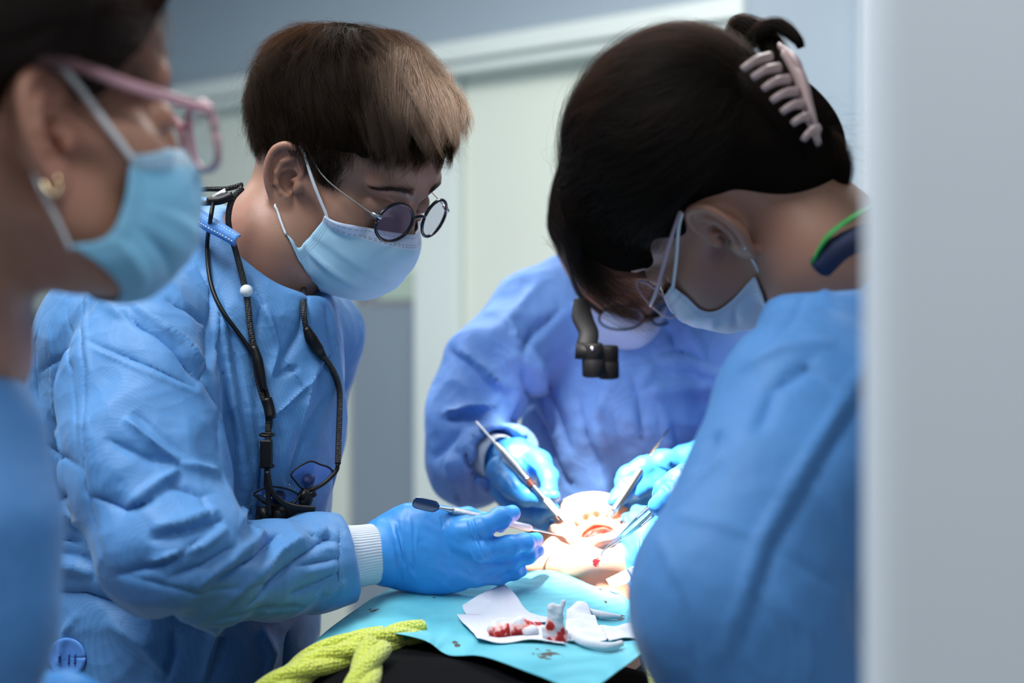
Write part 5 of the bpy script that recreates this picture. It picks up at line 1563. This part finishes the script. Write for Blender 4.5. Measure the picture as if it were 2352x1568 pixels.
    tube('frame_bar', [ZZ(780, 1180), ZZ(1000, 1180), ZZ(1230, 1170)], [.0065, .007, .0045], M['black'], t, 12, 14, flat=.6)
    tube('frame_hinge', [ZZ(1030, 900), ZZ(1120, 980), ZZ(1050, 1090)], [.006, .007, .005], M['black'], t, 10, 12)
    tube('frame_hinge', [ZZ(1180, 880), ZZ(1210, 960)], .005, M['black'], t, 6, 12)
    tube('lower_rim', [ZZ(300, 920), ZZ(480, 1060), ZZ(700, 1120), ZZ(900, 1070), ZZ(1030, 920)], .0014, M['black'], t, 24, 8)
    for a, b, r in (((350, 1230), (560, 1250), .0078), ((560, 1270), (760, 1210), .009)):
        tube('barrel', [ZZ(*a), ZZ(*b)], r, M['black'], t, None, 24)
    for (x, y), r in (((1150, 700), .0062), ((690, 965), .0062)):
        c0 = ZZ(x, y-40, .004); c1 = ZZ(x, y+70, .012)
        tube('eyepiece', [c0, c0*.9+c1*.1, c1], [r*.86, r, r*.85], M['black'], t, None, 24)
    tube('nose_pad', [ZZ(745, 670), ZZ(800, 760), ZZ(860, 830)], [.0012, .0028, .0014], M['lens_clear'], t, 10, 12, flat=.4)
    tube('nose_pad', [ZZ(840, 760), ZZ(920, 850), ZZ(960, 900)], [.0012, .0028, .0014], M['lens_clear'], t, 10, 12, flat=.4)
    tube('light_filter', [ZZ(800, 1390, .002), ZZ(806, 1390, .006)], .0115, plain('amber_filter', srgb(196, 84, 8), .25), t, None, 30)
    tube('filter_arm', [ZZ(700, 1300), ZZ(790, 1330)], .006, M['black'], t, None, 14)
hanging()

# round tape dot and collar on the young man's gown
def extrasB():
    c = on_surface(bvB, 153, 1510)
    if c is None: return
    N_ = np.array([0, -1, 0]); gs = []
    r_ = np.linspace(0, 1, 7); th = np.linspace(0, 2*math.pi, 33)
    G = np.array([[srf(bvB, 153+44*a*math.cos(t), 1510+46*a*math.sin(t), .0012+.0009*(a > .8)) for t in th] for a in r_])
    sheet('tape_dot', G, plain('blue_tape', srgb(84, 142, 218), .5), gownB, .0008)
    for dx, h in ((-14, 16), (8, 24), (22, 24)):
        tube('tape_mark', [srf(bvB, 150+dx, 1512-h/2, .0022), srf(bvB, 150+dx, 1512+h/2, .0022)], .0012, plain('tape_crease', srgb(60, 100, 170), .6), gownB, 6, 8)
    # stitched collar band
    up = [P(402, 462, 1.40), P(440, 470, 1.375), P(490, 500, 1.36), P(530, 525, 1.355), P(554, 541, 1.352)]
    lo = [P(398, 490, 1.40), P(425, 500, 1.375), P(470, 528, 1.355), P(512, 550, 1.348), P(540, 566, 1.346)]
    mid = [a*.5+b*.5+np.array([0, -.006, .002]) for a, b in zip(up, lo)]
    sheet('collar_band', bilin([up, mid, lo], 8, 40), M['collar'], gownB, .0014)
    for k in (.25, .8):
        C = catmull([a*(1-k)+b*k+np.array([0, -.0055, .001]) for a, b in zip(up, lo)], 60)
        K = np.array([C[i:i+2] for i in range(2, 58, 2)])
        V, Q = join_geo([tube_geo(c_, .0005, 6) for c_ in K]); mk('collar_stitches', V, Q, M['loop'], gownB)
extrasB()

# ------------------------------------------------------------------ instruments
def instr(label, segs, name='dental_instrument', cat='dental instrument', group=None):
    """segs: (part name, points, radii, material, flat)"""
    base = np.array(segs[0][1][0]); t = thing(name, label, cat, base, group)
    for nm, pts, rad, mat, fl in segs:
        tube(nm, pts, rad, mat, t, max(8, len(pts)*6), 16, (0, -1, .0), fl)
    return t
def ln(a, b, t): return np.asarray(a)*(1-t)+np.asarray(b)*t
a, b = P(948, 1152, 1.368), P(1290, 1229, 1.472)
L_ = lambda t: ln(a, b, t)
t = thing('spatula', 'double-ended steel spatula with knurled handle in the young man’s glove', 'dental instrument', a)
dirv = nrm(b-a); upv = nrm(np.cross(dirv, [0, 1, 0])); upv = upv if upv[2] > 0 else -upv
bl = []
for s_, w in ((0, .0032), (.012, .0052), (.03, .0062), (.08, .0062), (.125, .0062), (.15, .0055), (.165, .0022), (.175, .0014)):
    bl.append([L_(s_)+upv*w, L_(s_)+np.array([0, -.0004, 0]), L_(s_)-upv*w])
sheet('blade', np.array(bl), M['blade'], t, .0012, sub=1)
tube('neck', [L_(.165), L_(.21), L_(.25)], [.0013, .0018, .0030], M['metal'], t, 12, 14)
tube('handle', [L_(.25), L_(.255), L_(.765), L_(.78)], [.0030, .0037, .0037, .0028], M['knurl'], t, None, 20)
tube('tip', [L_(.775), L_(.80), L_(.87), L_(1)], [.0026, .0012, .0009, .0006], M['metal'], t, 16, 12)
c0, c1 = P(1094, 969, 1.66), P(1304, 1205, 1.52)
L2 = lambda t: ln(c0, c1, t)
instr('steel scaler with slender dark tip in the facing dentist’s right glove', [('working_tip', [L2(0), L2(.05), L2(.13), L2(.22)], [.0016, .0013, .0013, .0022], M['metal'], 1),
    ('handle', [L2(.22), L2(.30), L2(.36), L2(.58), L2(.60)], [.0024, .0044, .0048, .0050, .0044], M['metal'], 1), ('brown_ring', [L2(.60), L2(.645)], [.0044, .0040], plain('brown_ring', (.08, .02, .015, 1), .3), 1),
    ('shank', [L2(.645), L2(.70), L2(.78)], [.0032, .003, .003], M['metal'], 1), ('grip', [L2(.78), L2(.92)], [.0042, .004], M['knurl'], 1), ('lower_tip', [L2(.92), L2(.97), L2(1)], [.003, .0015, .0008], M['metal'], 1)])
c2, c3 = P(1535, 985, 1.62), P(1392, 1200, 1.53)
L3 = lambda t: ln(c2, c3, t)
instr('steel instrument with dark flat tip in the facing dentist’s left glove', [('blade', [L3(0), L3(.03), L3(.10), L3(.16)], [.0022, .0038, .0038, .0028], M['blade'], .35),
    ('shank', [L3(.16), L3(.20), L3(.27)], [.0026, .0036, .0042], M['gold'], .5), ('handle', [L3(.27), L3(.32), L3(.9)], [.0032, .0040, .004], M['metal'], 1), ('lower_tip', [L3(.9), L3(1)], [.003, .001], M['metal'], 1)])
t = thing('tweezers', 'steel tweezers with ridged grip held by the assistant, tip at the chin', 'tweezers', P(1380, 1272, 1.44))
for s_ in (-1, 1):
    pts = [P(1532+s_*2, 1130+s_*6, 1.395), P(1500+s_*5, 1168+s_*7, 1.40), P(1460+s_*5, 1204+s_*6, 1.41), P(1420+s_*3, 1238+s_*3.5, 1.425), P(1388+s_*1, 1262+s_*1, 1.438), P(1383, 1270+s_, 1.44), P(1379, 1277+s_*2, 1.441)]
    arm = tube('arm', pts, [.0048, .0052, .0044, .0030, .0015, .0009, .0008], M['metal'], t, 40, 12, (.7, 0, .7), .45)
    for i in range(12):
        q = i/11; c = ln(P(1512+s_*5, 1158+s_*10, 1.392), P(1468+s_*5, 1198+s_*9, 1.402), q); u = nrm([.6, 0, .75])*.0028
        tube('ridge', [c-u+[0, -.0012, 0], c+u+[0, -.0012, 0]], .0005, M['metal'], arm, None, 6)

# ------------------------------------------------------------------ gauze on the bib
gb = G.reshape(-1, 3); I_ = np.arange(len(gb)).reshape(G.shape[:2])
QB = np.stack([I_[:-1, :-1], I_[:-1, 1:], I_[1:, 1:], I_[1:, :-1]], -1).reshape(-1, 4)
bvBib = bvh_of(gb, QB)
def OB(px, py, up=.002):
    h = on_surface(bvBib, px, py)
    if h is None: h = P(px, py, 1.33)
    return h+np.array([0, 0, up])
def stained(name, stains, base=(206, 209, 218), red=(150, 12, 18)):
    """white non-woven with blood soaked in at the given places (x, y, z, radius)"""
    m, nt, b = new_mat(name); vec = coord(nt)
    nz = nt.nodes.new('ShaderNodeTexNoise'); nz.inputs['Scale'].default_value = 170; nz.inputs['Detail'].default_value = 4; nt.links.new(vec, nz.inputs['Vector'])
    tot = None
    for (x, y, z, r) in stains:
        d = nt.nodes.new('ShaderNodeVectorMath'); d.operation = 'DISTANCE'; d.inputs[1].default_value = (x, y, z); nt.links.new(vec, d.inputs[0])
        k = math_(nt, 'SUBTRACT', 1.25, math_(nt, 'DIVIDE', d.outputs['Value'], r))
        tot = k if tot is None else math_(nt, 'MAXIMUM', tot, k)
    f = math_(nt, 'ADD', tot, math_(nt, 'MULTIPLY', math_(nt, 'SUBTRACT', nz.outputs['Fac'], .5), 1.5)) if tot is not None else math_(nt, 'MULTIPLY', nz.outputs['Fac'], 0.0)
    c = ramp(nt, f, [(0.12, srgb(*base)), (.35, srgb(236, 190, 186)), (.62, srgb(188, 42, 40)), (.95, srgb(*red))])
    nt.links.new(c, b.inputs['Base Color']); setp(b, Roughness=.75)
    n1 = bump(nt, None, crinkle(nt, vec, 90), .35, .003)
    w = nt.nodes.new('ShaderNodeTexVoronoi'); w.inputs['Scale'].default_value = 1300; w.inputs['Randomness'].default_value = .1; nt.links.new(vec, w.inputs['Vector'])
    bump(nt, b, w.outputs['Distance'], .4, .0004, n1)
    b.inputs['Subsurface Weight'].default_value = .1; b.inputs['Subsurface Scale'].default_value = .003
    return m
M['gauze'] = stained('white_gauze', [])
def gz(label, rows, mat, n=(26, 40), amp=.0016, sc=120, seed=1, name='gauze_pad', cat='gauze', solid=.0008):
    R_ = [[OB(x, y, u) for x, y, u in r] for r in rows]
    A = bilin(R_, *n); A[..., 2] += (noise3(A.reshape(-1, 3), sc, seed, 2)*amp).reshape(A.shape[:2])
    A[..., 2] += .0012
    o = sheet(name, A, mat, None, solid); tag(o, label, cat, 'used gauze and cotton on the bib'); return o
gz('white gauze square standing up behind the others, pointed at its top left', [[(1062, 1400, .004), (1110, 1384, .008), (1156, 1367, .010)], [(1066, 1412, .003), (1130, 1398, .006), (1185, 1388, .008)], [(1082, 1424, .001), (1160, 1418, .003), (1215, 1416, .004)], [(1110, 1436, .001), (1180, 1438, .001), (1292, 1432, .001)]], M['gauze'], amp=.0012)
q = OB(1160, 1462)
gz('wide white gauze spread flat at the front left under the bloody wads', [[(1049, 1423, .004), (1100, 1420, .002), (1170, 1424, .002), (1235, 1428, .003)], [(1062, 1440, .003), (1110, 1446, .001), (1180, 1450, .001), (1262, 1454, .001)], [(1086, 1462, .003), (1130, 1466, .001), (1200, 1470, .001), (1290, 1474, .001)], [(1096, 1478, .003), (1145, 1482, .001), (1215, 1478, .002), (1302, 1486, .003)]], stained('gauze_flat', [tuple(OB(1235, 1440))+(.010,)]), seed=2)
gz('crumpled white gauze right of the upright stained gauze', [[(1302, 1422, .008), (1325, 1416, .012), (1346, 1414, .010)], [(1300, 1442, .004), (1335, 1440, .006), (1372, 1444, .005)], [(1298, 1468, .002), (1345, 1470, .001), (1396, 1472, .001)], [(1305, 1480, .002), (1345, 1484, .001), (1380, 1478, .001)]], M['gauze'], amp=.0045, sc=190, seed=3)
gz('flat white gauze piece at the right edge of the bib', [[(1377, 1447, .003), (1420, 1443, .002), (1468, 1441, .003)], [(1384, 1460, .001), (1425, 1458, .001), (1470, 1458, .001)], [(1398, 1474, .001), (1432, 1473, .001), (1474, 1474, .001)]], M['gauze'], seed=4, amp=.0022)
def roll(label, pts, rad, seed=1, flat=.45):
    C = catmull([OB(x, y, u) for x, y, u in pts], 40)
    V, Q = tube_geo(C, np.interp(np.linspace(0, 1, 40), np.linspace(0, 1, len(rad)), rad), 18, (0, 0, 1), 1.0)
    V = V+(noise3(V, 150, seed, 2)*.0008)[:, None]; V = crumple(V, (V-V.mean(0))*0+np.array([0, -.5, .8]), ((330, .0018),), seed)
    o = mk('cotton_strip', V, Q, M['gauze']); tag(o, label, 'cotton strip', 'used gauze and cotton on the bib'); return o
roll('slim white cotton strip behind, tapering to a point over the bib', [(1313, 1412, .004), (1350, 1416, .005), (1390, 1424, .005), (1426, 1425, .004)], [.0030, .0042, .0040, .0018], 1)
roll('curved white cotton strip lying in front of the gauze', [(1308, 1464, .004), (1326, 1480, .005), (1356, 1492, .005), (1400, 1498, .005), (1428, 1490, .005)], [.0020, .0036, .0040, .0040, .0028], 2)
def wad(label, px, py, w, h, red, seed, st):
    c = OB(px, py, h*.45)
    s = SDF(.0009); r = np.random.default_rng(seed)
    s.ell(c, (w*.5, .010, h*.5), None, .004)
    for _ in range(9):
        o = r.normal(size=3)*np.array([w*.26, .006, h*.2]); s.ell(c+o, (w*.2, .006, h*.3), rotm((0, 1, 0), r.uniform(-60, 60)), .003)
    V, Q = largest(*s.mesh()); V = crumple(V, normals(V, Q), ((260, .0032), (500, .0014)), seed)
    o = mk('gauze_wad', V, Q, stained('wad_%s' % seed, [(c[0]+a*w, c[1]-.006, c[2]+b*h, r_) for a, b, r_ in st])); tag(o, label, 'gauze wad', 'used gauze and cotton on the bib')
wad('small gauze wad stained pale red, leftmost of the bloody ones', 1153, 1462, .026, .014, 1, 3, [(-.1, -.2, .010), (.3, .1, .008)])
wad('gauze wad soaked deep red, between the pale red wad and upright gauze', 1203, 1460, .021, .016, 1, 4, [(.2, 0, .009), (-.2, -.2, .009)])
def upright():
    b0 = OB(1275, 1474, 0); s = SDF(.0009)
    for x0, y0, x1, y1, r in ((1262, 1474, 1262, 1430, 9), (1276, 1478, 1270, 1412, 11), (1288, 1474, 1286, 1420, 10), (1270, 1440, 1268, 1394, 11), (1278, 1440, 1281, 1396, 9), (1288, 1404, 1294, 1382, 5), (1255, 1468, 1250, 1444, 6), (1296, 1470, 1300, 1450, 5)):
        d0 = b0[1]-.002; s.cap(P(x0, y0, d0), P(x1, y1, d0+.002), r*d0/F, r*.8*d0/F, .002, flat=((0, 1, 0), .7))
    V, Q = largest(*s.mesh()); V = crumple(V, normals(V, Q), ((240, .0042), (520, .0014)), 8)
    P_ = lambda x, y: tuple(P(x, y, b0[1]-.006))
    o = mk('twisted_gauze', V, Q, stained('upright_gauze', [P_(1262, 1440)+(.0062,), P_(1285, 1470)+(.0080,), P_(1254, 1428)+(.0040,), P_(1297, 1450)+(.0050,), P_(1264, 1472)+(.0040,)]))
    tag(o, 'twisted upright gauze with dark red spot, standing on the bib', 'gauze', 'used gauze and cotton on the bib')
upright()
# white gauze tucked at the patient's jaw
A = bilin([[P(1392, 1330, 1.435), P(1430, 1312, 1.43), P(1458, 1300, 1.44)], [P(1398, 1340, 1.432), P(1432, 1326, 1.428), P(1460, 1318, 1.438)], [P(1402, 1350, 1.43), P(1436, 1342, 1.426), P(1452, 1334, 1.434)]], 20, 26)
A[..., 1] += (noise3(A.reshape(-1, 3), 150, 5, 2)*.002).reshape(A.shape[:2])
o = sheet('gauze_pad', A, M['gauze'], None, .0008); tag(o, 'ragged white gauze tucked under the assistant’s cupped hand at the jaw', 'gauze')
